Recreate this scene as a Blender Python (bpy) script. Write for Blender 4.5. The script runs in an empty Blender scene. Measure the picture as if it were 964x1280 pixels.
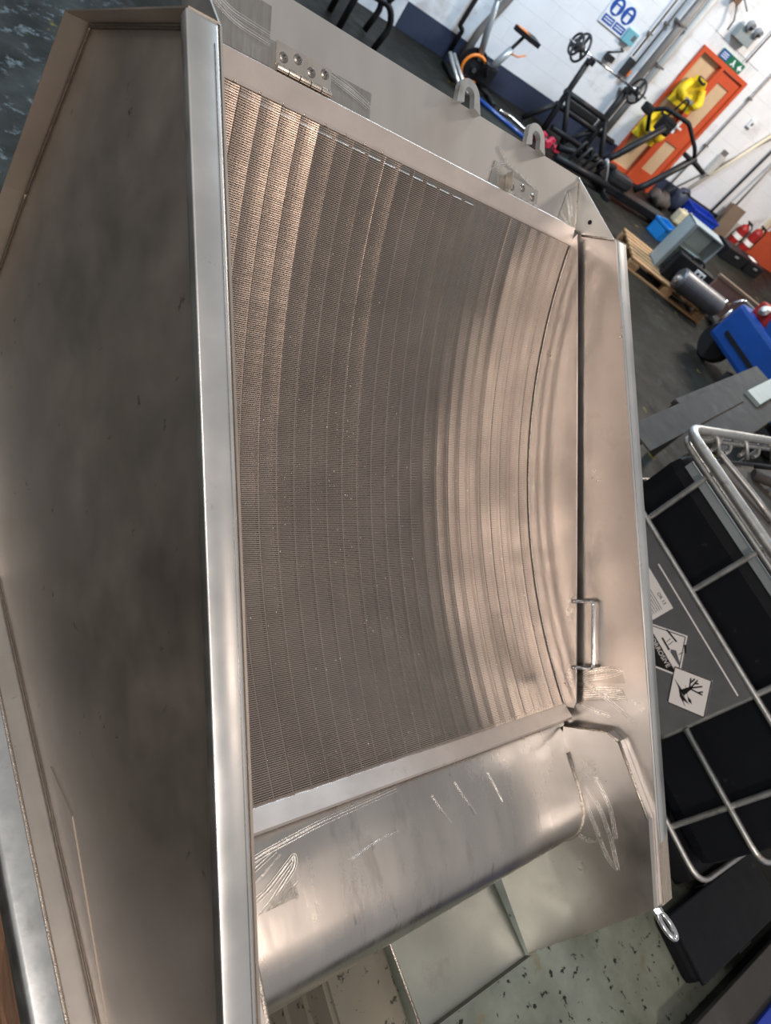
import bpy, bmesh, math, random
from mathutils import Vector, Matrix
R = random.Random(7)
S = bpy.context.scene
COL = S.collection

# ------------------------------------------------------------------ camera
CX = Vector((0.7606, -0.3596, 0.5406)).normalized()      # picture right, in world
CZ = Vector((0.6492, 0.4201, -0.6341)).normalized()      # view direction
CX = (CX - CX.dot(CZ) * CZ).normalized()
CY = (-CZ).cross(CX)                                     # picture up
cam = bpy.data.cameras.new('camera')
cam.sensor_fit = 'HORIZONTAL'; cam.sensor_width = 36.0
cam.lens = 890.0 / 964.0 * 36.0
cam.clip_start = 0.05; cam.clip_end = 200
cam.dof.use_dof = True; cam.dof.focus_distance = 1.45; cam.dof.aperture_fstop = 6.3
camo = bpy.data.objects.new('camera', cam); COL.objects.link(camo)
camo.matrix_world = Matrix(((CX.x, CY.x, -CZ.x, 0), (CX.y, CY.y, -CZ.y, 0), (CX.z, CY.z, -CZ.z, 2.2), (0, 0, 0, 1)))
S.camera = camo

# ------------------------------------------------------------------ world, lamps, exposure
w = bpy.data.worlds.new('world'); S.world = w; w.use_nodes = True
w.node_tree.nodes['Background'].inputs[0].default_value = (0.97, 0.95, 0.94, 1)
w.node_tree.nodes['Background'].inputs[1].default_value = 0.37
S.view_settings.view_transform = 'Standard'; S.view_settings.look = 'None'
S.view_settings.gamma = 1.0; S.view_settings.use_curve_mapping = False
S.view_settings.exposure = 0.0

def lamp(name, loc, size, energy, color, rot=(0, 0, 0)):
    l = bpy.data.lights.new(name, 'AREA'); l.shape = 'RECTANGLE'
    l.size, l.size_y = size; l.energy = energy; l.color = color
    o = bpy.data.objects.new(name, l); COL.objects.link(o)
    o.location = loc; o.rotation_euler = rot
    return o
# unseen lamps above the workshop, mostly added for the light they give
WARM = (1.0, 0.80, 0.66); COOL = (0.80, 0.90, 1.0)
lamp('unseen_lamp', (3.7, -3.0, 5.4), (1.0, 0.5), 26, WARM)  # added for a bright reflection at the screen's top left
lamp('unseen_lamp', (-3.4, -0.6, 4.8), (1.2, 0.9), 128, (1.0, 0.89, 0.81))
lamp('unseen_lamp', (-1.9, -4.4, 4.9), (0.7, 0.5), 370, (1.0, 0.88, 0.79))  # added to brighten the container labels and the near floor
lamp('unseen_lamp', (5.6, 5.6, 5.4), (2.4, 0.6), 460, (0.64, 0.83, 1.0))  # cool wash on the back wall, added in place of unseen daylight
lamp('unseen_lamp', (11.0, 4.6, 5.2), (1.6, 0.6), 400, (1.0, 0.88, 0.76))

# ------------------------------------------------------------------ frames
# machine frame: x across the screen, t down the slope, n out of the slope
MX = Vector((0.998, 0.031, -0.053)).normalized()
MT = Vector((0.001, -0.869, -0.495)); MT = (MT - MT.dot(MX) * MX).normalized()
MN = MX.cross(-MT)
MO = Vector((0.502, 1.164, 1.808))
BASE = (0.6, 1.15, -1.05)                                # the machine's base point in that frame
def P(x, t, n): return Vector((x - BASE[0], -(t - BASE[1]), n - BASE[2]))
def mworld(x, t, n): return MO + MX * x + MT * t + MN * n
# wall frame: s along the back wall, q out from it
WD = Vector((0.986, -0.167, 0)).normalized(); WN = Vector((0.167, 0.986, 0)).normalized(); W0 = 9.492
YAW = math.atan2(WD.y, WD.x)
def wpt(s, q, z=0.0): return WD * s + WN * (W0 - q) + Vector((0, 0, z))

# ------------------------------------------------------------------ mesh builder
class MB:
    def __init__(self): self.v = []; self.f = []; self.sm = []
    def add(self, vs, fs, smooth=False):
        b = len(self.v); self.v += [Vector(p) for p in vs]
        for f in fs: self.f.append([i + b for i in f]); self.sm.append(smooth)
        return self
    def box(self, lo, hi, bev=0.0, M=None):
        bm = bmesh.new(); bmesh.ops.create_cube(bm, size=1)
        lo = Vector(lo); hi = Vector(hi); c = (lo + hi) / 2; d = hi - lo
        for v in bm.verts: v.co = Vector((v.co.x * d.x, v.co.y * d.y, v.co.z * d.z)) + c
        if bev: bmesh.ops.bevel(bm, geom=bm.edges[:], offset=bev, segments=2, affect='EDGES', profile=0.6)
        return self.bm(bm, M)
    def bm(self, bm, M=None, smooth=False):
        bm.verts.index_update()
        self.add([(M @ v.co if M else v.co) for v in bm.verts], [[v.index for v in f.verts] for f in bm.faces], smooth)
        bm.free(); return self
    def tube(self, pts, r, seg=10, caps=True, closed=False):
        pts = [Vector(p) for p in pts]; n = len(pts); rings = []
        rr = r if isinstance(r, (list, tuple)) else [r] * n
        ref = None; vs = []
        for i, p in enumerate(pts):
            if closed: t = pts[(i + 1) % n] - pts[i - 1]
            else: t = pts[min(i + 1, n - 1)] - pts[max(i - 1, 0)]
            if t.length < 1e-9: t = Vector((0, 0, 1))
            t.normalize()
            if ref is None: ref = t.orthogonal().normalized()
            ref = (ref - ref.dot(t) * t)
            ref = ref.normalized() if ref.length > 1e-6 else t.orthogonal().normalized()
            b = t.cross(ref)
            for k in range(seg):
                a = 2 * math.pi * k / seg
                vs.append(p + (ref * math.cos(a) + b * math.sin(a)) * rr[i])
        fs = []
        for i in range(n if closed else n - 1):
            j = (i + 1) % n
            for k in range(seg):
                fs.append([i * seg + k, i * seg + (k + 1) % seg, j * seg + (k + 1) % seg, j * seg + k])
        self.add(vs, fs, True)
        if caps and not closed:
            b = len(self.v) - len(vs)
            self.f.append([b + k for k in range(seg)][::-1]); self.sm.append(False)
            self.f.append([b + (n - 1) * seg + k for k in range(seg)]); self.sm.append(False)
        return self
    def prism(self, poly, offset, smooth=False):
        """closed 3D polygon thickened by the vector offset"""
        poly = [Vector(p) for p in poly]; o = Vector(offset); n = len(poly)
        self.add(poly + [p + o for p in poly],
                 [list(range(n))[::-1], [n + i for i in range(n)]] + [[i, (i + 1) % n, n + (i + 1) % n, n + i] for i in range(n)])
        return self
    def sheet(self, a, b, th, smooth=True):
        """ruled strip between two polylines, thickened by vector(s) th"""
        n = len(a); a = [Vector(p) for p in a]; b = [Vector(p) for p in b]
        T = [Vector(t) for t in th] if isinstance(th, list) else [Vector(th)] * n
        at = [p + t for p, t in zip(a, T)]; bt = [p + t for p, t in zip(b, T)]
        for q0, q1 in ((a, b), (bt, at)):
            self.add(q0 + q1, [[i, i + 1, n + i + 1, n + i] for i in range(n - 1)], smooth)
        self.add(a + at, [[i, n + i, n + i + 1, i + 1] for i in range(n - 1)])
        self.add(b + bt, [[i, i + 1, n + i + 1, n + i] for i in range(n - 1)])
        self.add([a[0], b[0], bt[0], at[0]], [[0, 1, 2, 3]]); self.add([a[-1], b[-1], bt[-1], at[-1]], [[3, 2, 1, 0]])
        return self
    def lathe(self, prof, c, axis, seg=24, arc=None):
        """prof = [(r, h)], spun about axis through c"""
        ax = Vector(axis).normalized(); u = ax.orthogonal().normalized(); v = ax.cross(u); c = Vector(c)
        vs = [c + ax * h + (u * math.cos(2 * math.pi * k / seg) + v * math.sin(2 * math.pi * k / seg)) * r for r, h in prof for k in range(seg)]
        m = len(prof)
        self.add(vs, [[i * seg + k, i * seg + (k + 1) % seg, (i + 1) * seg + (k + 1) % seg, (i + 1) * seg + k] for i in range(m - 1) for k in range(seg)], False)
        for i, rev in ((0, True), (m - 1, False)):
            if prof[i][0] > 1e-5:
                idx = list(range(i * seg, (i + 1) * seg)); b = len(self.v) - len(vs)
                self.f.append([b + q for q in (idx[::-1] if rev else idx)]); self.sm.append(False)
        return self
    def cyl(self, a, b, r, seg=20, bev=0.0):
        a = Vector(a); b = Vector(b); h = (b - a).length
        pr = [(r, 0), (r, h)] if not bev else [(r - bev, 0), (r, bev), (r, h - bev), (r - bev, h)]
        return self.lathe(pr, a, b - a, seg)
    def build(self, name, m, parent=None, fix=True):
        me = bpy.data.meshes.new(name)
        me.from_pydata([tuple(p) for p in self.v], [], self.f)
        me.polygons.foreach_set('use_smooth', self.sm)
        if fix:
            bm = bmesh.new(); bm.from_mesh(me); bmesh.ops.recalc_face_normals(bm, faces=bm.faces[:]); bm.to_mesh(me); bm.free()
        me.materials.append(m); me.update()
        o = bpy.data.objects.new(name, me); COL.objects.link(o)
        if parent: o.parent = parent
        return o

def tag(o, label, cat, group=None):
    o['label'] = label; o['category'] = cat
    if group: o['group'] = group
    return o
def thing(name, label, cat, loc=(0, 0, 0), rotz=0.0, group=None):
    o = bpy.data.objects.new(name, None); COL.objects.link(o); o.empty_display_size = 0.1
    o.location = loc; o.rotation_euler = (0, 0, rotz)
    return tag(o, label, cat, group)
def struct(o): o['kind'] = 'structure'; return o
def part_copy(src, parent, loc=(0, 0, 0), rot=(0, 0, 0), scale=(1, 1, 1)):
    c = src.copy(); COL.objects.link(c); c.parent = parent; c.location = loc; c.rotation_euler = rot; c.scale = scale
    return c
def arc(c, r, a0, a1, n, u, v):
    c = Vector(c); u = Vector(u); v = Vector(v)
    return [c + u * r * math.cos(math.radians(a0 + (a1 - a0) * i / n)) + v * r * math.sin(math.radians(a0 + (a1 - a0) * i / n)) for i in range(n + 1)]
def fillet(pts, r, n=5):
    """round the inner corners of a polyline"""
    pts = [Vector(p) for p in pts]; out = [pts[0]]
    for a, b, c in zip(pts, pts[1:], pts[2:]):
        d0 = (a - b); d1 = (c - b); k = min(r, d0.length * .45, d1.length * .45)
        p0 = b + d0.normalized() * k; p1 = b + d1.normalized() * k
        for i in range(n + 1):
            t = i / n; out.append(p0 * (1 - t) ** 2 + b * 2 * t * (1 - t) + p1 * t * t)
    return out + [pts[-1]]
def text(body, size, m, parent, M, extrude=0.0004):
    cu = bpy.data.curves.new('lettering', 'FONT'); cu.body = body; cu.size = size; cu.extrude = extrude
    cu.align_x = 'CENTER'; cu.align_y = 'CENTER'
    tmp = bpy.data.objects.new('lettering', cu); COL.objects.link(tmp)
    dg = bpy.context.evaluated_depsgraph_get(); me = bpy.data.meshes.new_from_object(tmp.evaluated_get(dg))
    bpy.data.objects.remove(tmp); me.materials.clear(); me.materials.append(m); me.transform(M)
    o = bpy.data.objects.new('lettering', me); COL.objects.link(o); o.parent = parent
    return o

# ------------------------------------------------------------------ materials
def mat(name, col, rough=0.5, metal=0.0, spots=None, scale=6.0, rvar=0.08, bump=0.0, bscale=60.0, cvar=0.12, stretch=None, coat=0.0, detail=5, aniso=0.0, clear=0.0):
    """colour broken up by noise; spots = [(colour, noise scale, threshold, softness, amount)]"""
    m = bpy.data.materials.new(name); m.use_nodes = True; nt = m.node_tree; N = nt.nodes; L = nt.links
    b = N['Principled BSDF']; b.inputs['Metallic'].default_value = metal
    if name in ('grey_plate_steel', 'black_polythene', 'black_rubber', 'black_paint'): b.inputs['Specular IOR Level'].default_value = 0.22
    if coat: b.inputs['Coat Weight'].default_value = coat; b.inputs['Coat Roughness'].default_value = 0.15
    if aniso:
        b.inputs['Anisotropic'].default_value = aniso
    tc = N.new('ShaderNodeTexCoord'); src = tc.outputs['Object']
    if name in ('white_wall_paint', 'navy_wall_paint'):          # blocks share one coat of paint: follow the wall, not the block
        src = N.new('ShaderNodeNewGeometry').outputs['Position']
    if stretch:
        mp = N.new('ShaderNodeMapping'); mp.inputs['Scale'].default_value = stretch; L.new(src, mp.inputs[0]); src = mp.outputs[0]
    def noise(sc, det=detail, rg=0.6):
        n = N.new('ShaderNodeTexNoise'); n.inputs['Scale'].default_value = sc; n.inputs['Detail'].default_value = det; n.inputs['Roughness'].default_value = rg
        L.new(src, n.inputs['Vector']); return n.outputs['Fac']
    def ramp(fac, p0, c0, p1, c1):
        r = N.new('ShaderNodeValToRGB'); r.color_ramp.elements[0].position = p0; r.color_ramp.elements[1].position = p1
        r.color_ramp.elements[0].color = c0; r.color_ramp.elements[1].color = c1; L.new(fac, r.inputs[0]); return r.outputs[0]
    c = Vector(col[:3]); lo = c * (1 - cvar); hi = c * (1 + cvar)
    base = noise(scale)
    out = ramp(base, 0.3, (*lo, 1), 0.7, (*hi, 1))
    for sp in spots or []:
        sc, ss, th, so, am = sp
        f = ramp(noise(ss, 6, 0.65), th, (0, 0, 0, 1), th + so, (am, am, am, 1))
        mx = N.new('ShaderNodeMix'); mx.data_type = 'RGBA'; L.new(f, mx.inputs[0]); L.new(out, mx.inputs[6]); mx.inputs[7].default_value = (*sc, 1)
        out = mx.outputs[2]
    L.new(out, b.inputs['Base Color'])
    mr = N.new('ShaderNodeMapRange'); mr.inputs[1].default_value = 0.25; mr.inputs[2].default_value = 0.75
    mr.inputs[3].default_value = max(0.02, rough - rvar); mr.inputs[4].default_value = min(1, rough + rvar)
    L.new(noise(scale * 2.3), mr.inputs[0]); L.new(mr.outputs[0], b.inputs['Roughness'])
    if bump:
        bp = N.new('ShaderNodeBump'); bp.inputs['Strength'].default_value = bump; bp.inputs['Distance'].default_value = 0.002
        L.new(noise(bscale, 4), bp.inputs['Height']); L.new(bp.outputs[0], b.inputs['Normal'])
    return m

steel = mat('mill_finish_steel', (0.645, 0.615, 0.592), 0.34, 1.0, [((0.47, 0.43, 0.395), 7, 0.56, 0.14, 0.55), ((0.30, 0.27, 0.25), 42, 0.70, 0.03, 0.6)], 3.5, 0.10, 0.05, 40)
steel_rail = mat('folded_rail_steel', (0.82, 0.815, 0.80), 0.34, 1.0, [((0.42, 0.38, 0.35), 26, 0.66, 0.05, 0.5)], 5, 0.06, 0.03, 60)
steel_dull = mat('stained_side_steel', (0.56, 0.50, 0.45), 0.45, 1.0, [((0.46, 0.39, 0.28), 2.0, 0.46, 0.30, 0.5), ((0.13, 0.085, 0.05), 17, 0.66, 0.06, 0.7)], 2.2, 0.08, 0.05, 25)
steel_pink = mat('bead_blasted_steel', (0.88, 0.78, 0.715), 0.44, 1.0, [((0.6, 0.52, 0.46), 12, 0.6, 0.1, 0.5)], 6, 0.06, 0.05, 90)
steel_head = mat('header_sheet_steel', (0.68, 0.635, 0.59), 0.42, 1.0, [((0.85, 0.84, 0.80), 34, 0.72, 0.02, 0.5)], 4, 0.05, 0.03, 60, stretch=(1, .35, 1))
steel_roll = mat('tinted_roll_steel', (0.60, 0.57, 0.54), 0.30, 1.0, [((0.56, 0.48, 0.27), 1.6, 0.58, 0.10, 0.45), ((0.42, 0.39, 0.37), 5, 0.56, 0.08, 0.6), ((0.30, 0.28, 0.28), 26, 0.64, 0.05, 0.6)], 3, 0.10, 0.06, 60, stretch=(1.6, .5, .5))
steel_pol = mat('ground_glint_steel', (0.97, 0.95, 0.92), 0.26, 1.0, None, 40, 0.08, 0.15, 700)
steel_brush = mat('brushed_patch_steel', (0.50, 0.475, 0.44), 0.30, 1.0, None, 30, 0.05, 0.12, 200, stretch=(6, .6, 1), aniso=.6)
steel_gold = mat('tan_highlight_ground_steel', (0.76, 0.64, 0.52), 0.30, 1.0, None, 20, 0.08, 0.2, 200, stretch=(5, .5, 1))  # ground steel, its tan also carrying the lamp's bronze highlight
weld_m = mat('weld_bead', (0.60, 0.54, 0.48), 0.30, 1.0, [((0.3, 0.24, 0.18), 60, .55, .1, .6)], 60, 0.1, 0.8, 320)
weld_dk = mat('dark_weld_bead', (0.25, 0.21, 0.18), 0.5, 1.0, None, 60, 0.1, 0.8, 320)
steel_wire = mat('wedge_wire_steel', (0.48, 0.405, 0.355), 0.24, 1.0, [((0.33, 0.28, 0.25), 5, 0.56, 0.16, 0.35)], 8, 0.04)
galv = mat('galvanised_tube', (0.55, 0.55, 0.54), 0.45, 0.9, [((0.33, 0.28, 0.24), 22, 0.55, 0.12, 0.7), ((0.75, .76, .76), 30, .62, .06, .6)], 14, 0.1, 0.25, 120)
galv_b = mat('bright_base_steel', (0.68, 0.70, 0.70), 0.34, 1.0, [((0.45, 0.43, 0.40), 12, 0.60, 0.1, 0.5)], 9, 0.08, 0.10, 60)
steel_grn = mat('dull_base_steel', (0.40, 0.425, 0.39), 0.45, 1.0, [((0.3, 0.3, 0.28), 8, 0.60, 0.1, 0.5)], 4, 0.06)
hinge_m = mat('polished_hinge_steel', (0.78, 0.72, 0.65), 0.16, 1.0, None, 20, 0.05)
pale_m = mat('pale_green_paint', (0.30, 0.37, 0.36), 0.5)
screw_m = mat('screw_steel', (0.35, 0.33, 0.31), 0.3, 1.0)
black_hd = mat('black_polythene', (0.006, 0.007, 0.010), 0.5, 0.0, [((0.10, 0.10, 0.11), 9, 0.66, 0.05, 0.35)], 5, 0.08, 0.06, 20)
black_m = mat('black_paint', (0.012, 0.012, 0.014), 0.45)
black_r = mat('black_rubber', (0.012, 0.012, 0.013), 0.7)
plate_m = mat('dull_label_plate', (0.15, 0.152, 0.16), 0.5, 0.2, [((0.2, 0.2, 0.2), 30, 0.66, 0.05, 0.4)], 8, 0.08)
white_l = mat('label_white', (0.92, 0.87, 0.85), 0.6, cvar=0.05)
ink = mat('label_ink', (0.012, 0.011, 0.011), 0.6)
wall_m = mat('white_wall_paint', (0.76, 0.78, 0.82), 0.6, 0.0, [((0.42, 0.37, 0.35), 1.1, 0.57, 0.10, 0.6), ((0.45, 0.42, 0.40), 6, 0.70, 0.05, 0.5)], 2.0, 0.05, 0.3, 30, 0.05)  # broad brown smears paint in the soft shadows of rack and bike
navy_m = mat('navy_wall_paint', (0.030, 0.040, 0.075), 0.55, 0.0, [((0.25, 0.25, 0.27), 7, 0.70, 0.04, 0.6)], 3, 0.05, 0.3, 30)
joint_m = mat('painted_joint', (0.66, 0.68, 0.71), 0.8)
ceil_m = mat('dark_roof_sheet', (0.10, 0.095, 0.09), 0.8)
door_red = mat('red_door_paint', (0.56, 0.085, 0.03), 0.45, cvar=0.08)
glass_tan = mat('door_pane_tan', (0.60, 0.43, 0.27), 0.35, cvar=0.06)
pipe_g = mat('grey_brown_pipe', (0.20, 0.18, 0.165), 0.5, 0.2, [((0.08, .05, .04), 8, .58, .1, .6)], 6)
pipe_w = mat('painted_conduit', (0.50, 0.49, 0.47), 0.5)
cream_m = mat('cream_paint', (0.62, 0.55, 0.42), 0.5)
orange_m = mat('orange_plastic', (0.75, 0.20, 0.02), 0.4)
yellow_m = mat('hi_vis_yellow', (0.72, 0.52, 0.01), 0.65, 0.0, [((0.25, 0.17, 0.02), 6, .55, .08, .6)], 5)
grey_p = mat('silver_grey_paint', (0.33, 0.35, 0.37), 0.35, 0.4)
dark_iron = mat('cast_iron', (0.045, 0.045, 0.048), 0.45, 0.5)
chrome = mat('chrome_bar', (0.7, 0.72, 0.75), 0.15, 1.0)
blue_sign = mat('sign_blue', (0.012, 0.07, 0.34), 0.45, cvar=0.05)
sign_w = mat('sign_white', (0.75, 0.78, 0.82), 0.5, cvar=0.04)
teal_m = mat('teal_card', (0.16, 0.42, 0.50), 0.5)
green_m = mat('sign_green', (0.01, 0.14, 0.07), 0.45)
wood_m = mat('pallet_wood', (0.36, 0.21, 0.10), 0.75, 0.0, [((0.12, .07, .04), 5, .56, .12, .6)], 4, 0.05, 0.3, 60, 0.2, stretch=(1, 6, 6))
wood_old = mat('weathered_wood', (0.17, 0.095, 0.055), 0.8, 0.0, [((0.30, .20, .13), 9, .58, .1, .6), ((0.02, .015, .012), 6, .60, .08, .8)], 7, 0.05, 0.8, 40, 0.25, stretch=(4, .7, 4))
cab_m = mat('grey_cabinet_paint', (0.27, 0.31, 0.32), 0.45, 0.0, [((0.2, .2, .2), 12, .62, .08, .4)], 3)
cab_in = mat('pale_cabinet_inside', (0.50, 0.60, 0.58), 0.5)
blue_m = mat('machine_blue', (0.006, 0.055, 0.26), 0.35, coat=0.3)
blue_c = mat('crate_blue', (0.010, 0.045, 0.42), 0.4)
blue_b = mat('bright_blue_plastic', (0.015, 0.22, 0.62), 0.4)
red_m = mat('red_enamel', (0.30, 0.015, 0.015), 0.35)
pinkred = mat('pink_red_vinyl', (0.55, 0.03, 0.07), 0.4)
jug_m = mat('cream_polythene', (0.66, 0.62, 0.45), 0.45)
card_m = mat('brown_board', (0.17, 0.12, 0.085), 0.8)
tank_m = mat('grey_tank_paint', (0.11, 0.11, 0.12), 0.4, 0.3)
brown_m = mat('maroon_board', (0.16, 0.09, 0.08), 0.6)
sheet_m = mat('grey_plate_steel', (0.065, 0.063, 0.062), 0.78, 0.0, [((0.10, .10, .10), 6, .58, .1, .5)], 4)
timber_paint = mat('painted_baulk', (0.21, 0.195, 0.155), 0.6, 0.0, [((0.035, .033, .03), 26, .60, .03, .9), ((0.28, .18, .05), 5, .62, .1, .5)], 4, 0.06, 0.3, 50)
yellow_s = mat('safety_yellow', (0.60, 0.50, 0.02), 0.6)
dusty = mat('dusty_black', (0.060, 0.050, 0.044), 0.7, 0.0, [((0.14, .115, .09), 7, .52, .12, .6)], 5)

def floor_material():
    m = bpy.data.materials.new('painted_concrete'); m.use_nodes = True; nt = m.node_tree; N = nt.nodes; L = nt.links
    b = N['Principled BSDF']; tc = N.new('ShaderNodeTexCoord')
    def noise(sc, det=6, rg=0.62):
        n = N.new('ShaderNodeTexNoise'); n.inputs['Scale'].default_value = sc; n.inputs['Detail'].default_value = det; n.inputs['Roughness'].default_value = rg
        L.new(tc.outputs['Object'], n.inputs['Vector']); return n.outputs['Fac']
    def ramp(f, p0, p1, c0=(0, 0, 0, 1), c1=(1, 1, 1, 1)):
        r = N.new('ShaderNodeValToRGB'); e = r.color_ramp.elements
        e[0].position = p0; e[1].position = p1; e[0].color = c0; e[1].color = c1; L.new(f, r.inputs[0]); return r.outputs[0]
    def mix(f, a, col):
        x = N.new('ShaderNodeMix'); x.data_type = 'RGBA'; L.new(f, x.inputs[0]); L.new(a, x.inputs[6]); x.inputs[7].default_value = (*col, 1); return x.outputs[2]
    c = ramp(noise(1.1), 0.3, 0.7, (0.007, 0.0065, 0.0055, 1), (0.019, 0.0175, 0.014, 1))
    c = mix(ramp(noise(0.8), 0.50, 0.62), c, (0.022, 0.024, 0.020))
    c = mix(ramp(noise(6, 9, .72), 0.58, 0.68), c, (0.032, 0.038, 0.040))
    c = mix(ramp(noise(22, 5), 0.63, 0.66), c, (0.007, 0.007, 0.006))
    c = mix(ramp(noise(3.1), 0.66, 0.70), c, (0.11, 0.095, 0.02))
    # one patch of old grey-green floor paint round the foot of the machine, with its own ragged edge
    vm = N.new('ShaderNodeVectorMath'); vm.operation = 'DISTANCE'; L.new(tc.outputs['Object'], vm.inputs[0]); vm.inputs[1].default_value = (1.9, -.75, 0)
    ad = N.new('ShaderNodeMath'); ad.operation = 'ADD'; L.new(vm.outputs['Value'], ad.inputs[0]); L.new(noise(2.2), ad.inputs[1])
    gate = ramp(ad.outputs[0], 1.55 / 4, 1.75 / 4, (1, 1, 1, 1), (0, 0, 0, 1))
    dv4 = N.new('ShaderNodeMath'); dv4.operation = 'DIVIDE'; L.new(ad.outputs[0], dv4.inputs[0]); dv4.inputs[1].default_value = 4.0
    L.new(dv4.outputs[0], gate.node.inputs[0])
    pc = ramp(noise(2.6), .35, .65, (0.11, 0.12, 0.092, 1), (0.22, 0.235, 0.195, 1))
    pc = mix(ramp(noise(5.5), .62, .72), pc, (0.16, 0.13, 0.07))
    pc = mix(ramp(noise(24), .60, .63), pc, (0.02, 0.02, 0.018))
    x2 = N.new('ShaderNodeMix'); x2.data_type = 'RGBA'; L.new(gate, x2.inputs[0]); L.new(c, x2.inputs[6]); L.new(pc, x2.inputs[7]); c = x2.outputs[2]
    # a worn pale blue patch of floor behind the machine's left flank
    v2 = N.new('ShaderNodeVectorMath'); v2.operation = 'DISTANCE'; L.new(tc.outputs['Object'], v2.inputs[0]); v2.inputs[1].default_value = (.5, 3.6, 0)
    a2 = N.new('ShaderNodeMath'); a2.operation = 'ADD'; L.new(v2.outputs['Value'], a2.inputs[0]); L.new(noise(2.0), a2.inputs[1])
    d2_ = N.new('ShaderNodeMath'); d2_.operation = 'DIVIDE'; L.new(a2.outputs[0], d2_.inputs[0]); d2_.inputs[1].default_value = 6.0
    g2 = ramp(d2_.outputs[0], 2.7 / 6, 3.1 / 6, (1, 1, 1, 1), (0, 0, 0, 1))
    wc = ramp(noise(3.0), .35, .65, (0.020, 0.023, 0.022, 1), (0.055, 0.063, 0.062, 1))
    wc = mix(ramp(noise(9, 8, .72), .55, .62), wc, (0.15, 0.19, 0.21))
    wc = mix(ramp(noise(2.6), .64, .68), wc, (0.22, 0.20, 0.04))
    x3 = N.new('ShaderNodeMix'); x3.data_type = 'RGBA'; L.new(g2, x3.inputs[0]); L.new(c, x3.inputs[6]); L.new(wc, x3.inputs[7]); c = x3.outputs[2]
    L.new(c, b.inputs['Base Color'])
    r = ramp(noise(4), 0.3, 0.7, (.42, .42, .42, 1), (.7, .7, .7, 1)); L.new(r, b.inputs['Roughness']); b.inputs['Specular IOR Level'].default_value = 0.12
    bp = N.new('ShaderNodeBump'); bp.inputs['Strength'].default_value = 0.15; L.new(noise(60), bp.inputs['Height']); L.new(bp.outputs[0], b.inputs['Normal'])
    return m
floor_m = floor_material()

# ================================================================== SETTING
struct(MB().box((-7, -7, -0.1), (19, 10.5, 0.0)).build('floor', floor_m))
wb = bpy.data.objects.new('wall_back', None); COL.objects.link(wb); wb.location = wpt(0, 0); wb.rotation_euler = (0, 0, YAW); struct(wb)
DOORS = [(8.33, 9.45, 1.92), (12.33, 13.7, 1.92)]
core = MB()
core.box((-9, .012, 0), (DOORS[0][0], .25, 5.6)); core.box((DOORS[0][0], .012, DOORS[0][2]), (DOORS[0][1], .25, 5.6))
core.box((DOORS[0][1], .012, 0), (DOORS[1][0], .25, 5.6)); core.box((DOORS[1][0], .012, DOORS[1][2]), (DOORS[1][1], .25, 5.6)); core.box((DOORS[1][1], .012, 0), (16, .25, 5.6))
core.build('wall_core', joint_m, wb)
# painted blocks, each its own piece
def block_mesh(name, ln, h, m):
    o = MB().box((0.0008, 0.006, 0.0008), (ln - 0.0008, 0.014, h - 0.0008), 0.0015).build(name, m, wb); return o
BL, BH = 0.45, 0.225
first = {}
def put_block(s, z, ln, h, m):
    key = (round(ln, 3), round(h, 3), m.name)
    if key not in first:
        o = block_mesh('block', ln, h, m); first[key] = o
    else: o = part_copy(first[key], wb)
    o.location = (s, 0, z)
nb = 0
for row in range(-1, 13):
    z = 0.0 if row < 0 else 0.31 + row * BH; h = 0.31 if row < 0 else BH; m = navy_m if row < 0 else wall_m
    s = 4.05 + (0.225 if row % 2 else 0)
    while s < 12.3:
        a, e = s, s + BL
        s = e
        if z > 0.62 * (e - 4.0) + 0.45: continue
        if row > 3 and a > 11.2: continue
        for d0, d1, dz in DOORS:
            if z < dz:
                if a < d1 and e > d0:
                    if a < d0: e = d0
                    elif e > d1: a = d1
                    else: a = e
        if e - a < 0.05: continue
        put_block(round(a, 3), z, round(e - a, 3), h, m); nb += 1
print('blocks', nb)

def door(name, s0, s1, h, leaf0):
    d = bpy.data.objects.new(name, None); COL.objects.link(d); d.location = wpt(s0, 0); d.rotation_euler = (0, 0, YAW); struct(d)
    W_ = s1 - s0; f = MB()
    f.box((0, -.03, 0), (.06, .12, h)); f.box((W_ - .06, -.03, 0), (W_, .12, h)); f.box((.06, -.03, h - .06), (W_ - .06, .12, h)); f.box((leaf0 - .03, -.03, 0), (leaf0 + .03, .12, h - .06))
    f.build('door_frame', door_red, d)
    return d, W_
d1, W_ = door('door_1', *DOORS[0], 0.54)
# side light
MB().box((.06, .04, .10), (.51, .05, 1.22)).build('pane', glass_tan, d1)
MB().box((.06, .04, 1.28), (.51, .05, 1.86)).build('pane', glass_tan, d1)
MB().box((.06, .02, 0), (.51, .09, .10)).box((.06, .02, 1.22), (.51, .09, 1.28)).build('rail', door_red, d1)
lf = MB()
x0, x1 = .575, W_ - .065
lf.box((x0, 0, .01), (x0 + .10, .05, 1.855)); lf.box((x1 - .10, 0, .01), (x1, .05, 1.855))
for z0, z1 in ((.01, .24), (.74, 1.08), (1.70, 1.855)): lf.box((x0 + .10, 0, z0), (x1 - .10, .05, z1))
leaf = lf.build('door_leaf', door_red, d1)
MB().box((x0 + .10, .015, .24), (x1 - .10, .03, .74)).build('pane', glass_tan, leaf)
MB().box((x0 + .10, .015, 1.08), (x1 - .10, .03, 1.70)).build('pane', glass_tan, leaf)
MB().box((x0 + .03, -.012, .86), (x0 + .09, 0, 1.08)).box((x0 + .03, -.05, .96), (x0 + .14, -.035, .985)).box((x0 + .05, -.05, .96), (x0 + .07, -.01, .985)).build('door_handle', sign_w, leaf)
d2, W2 = door('door_2', *DOORS[1], 0.02)
MB().box((.06, .02, .01), (W2 - .06, .07, 1.86)).build('door_leaf', door_red, d2)
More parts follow.
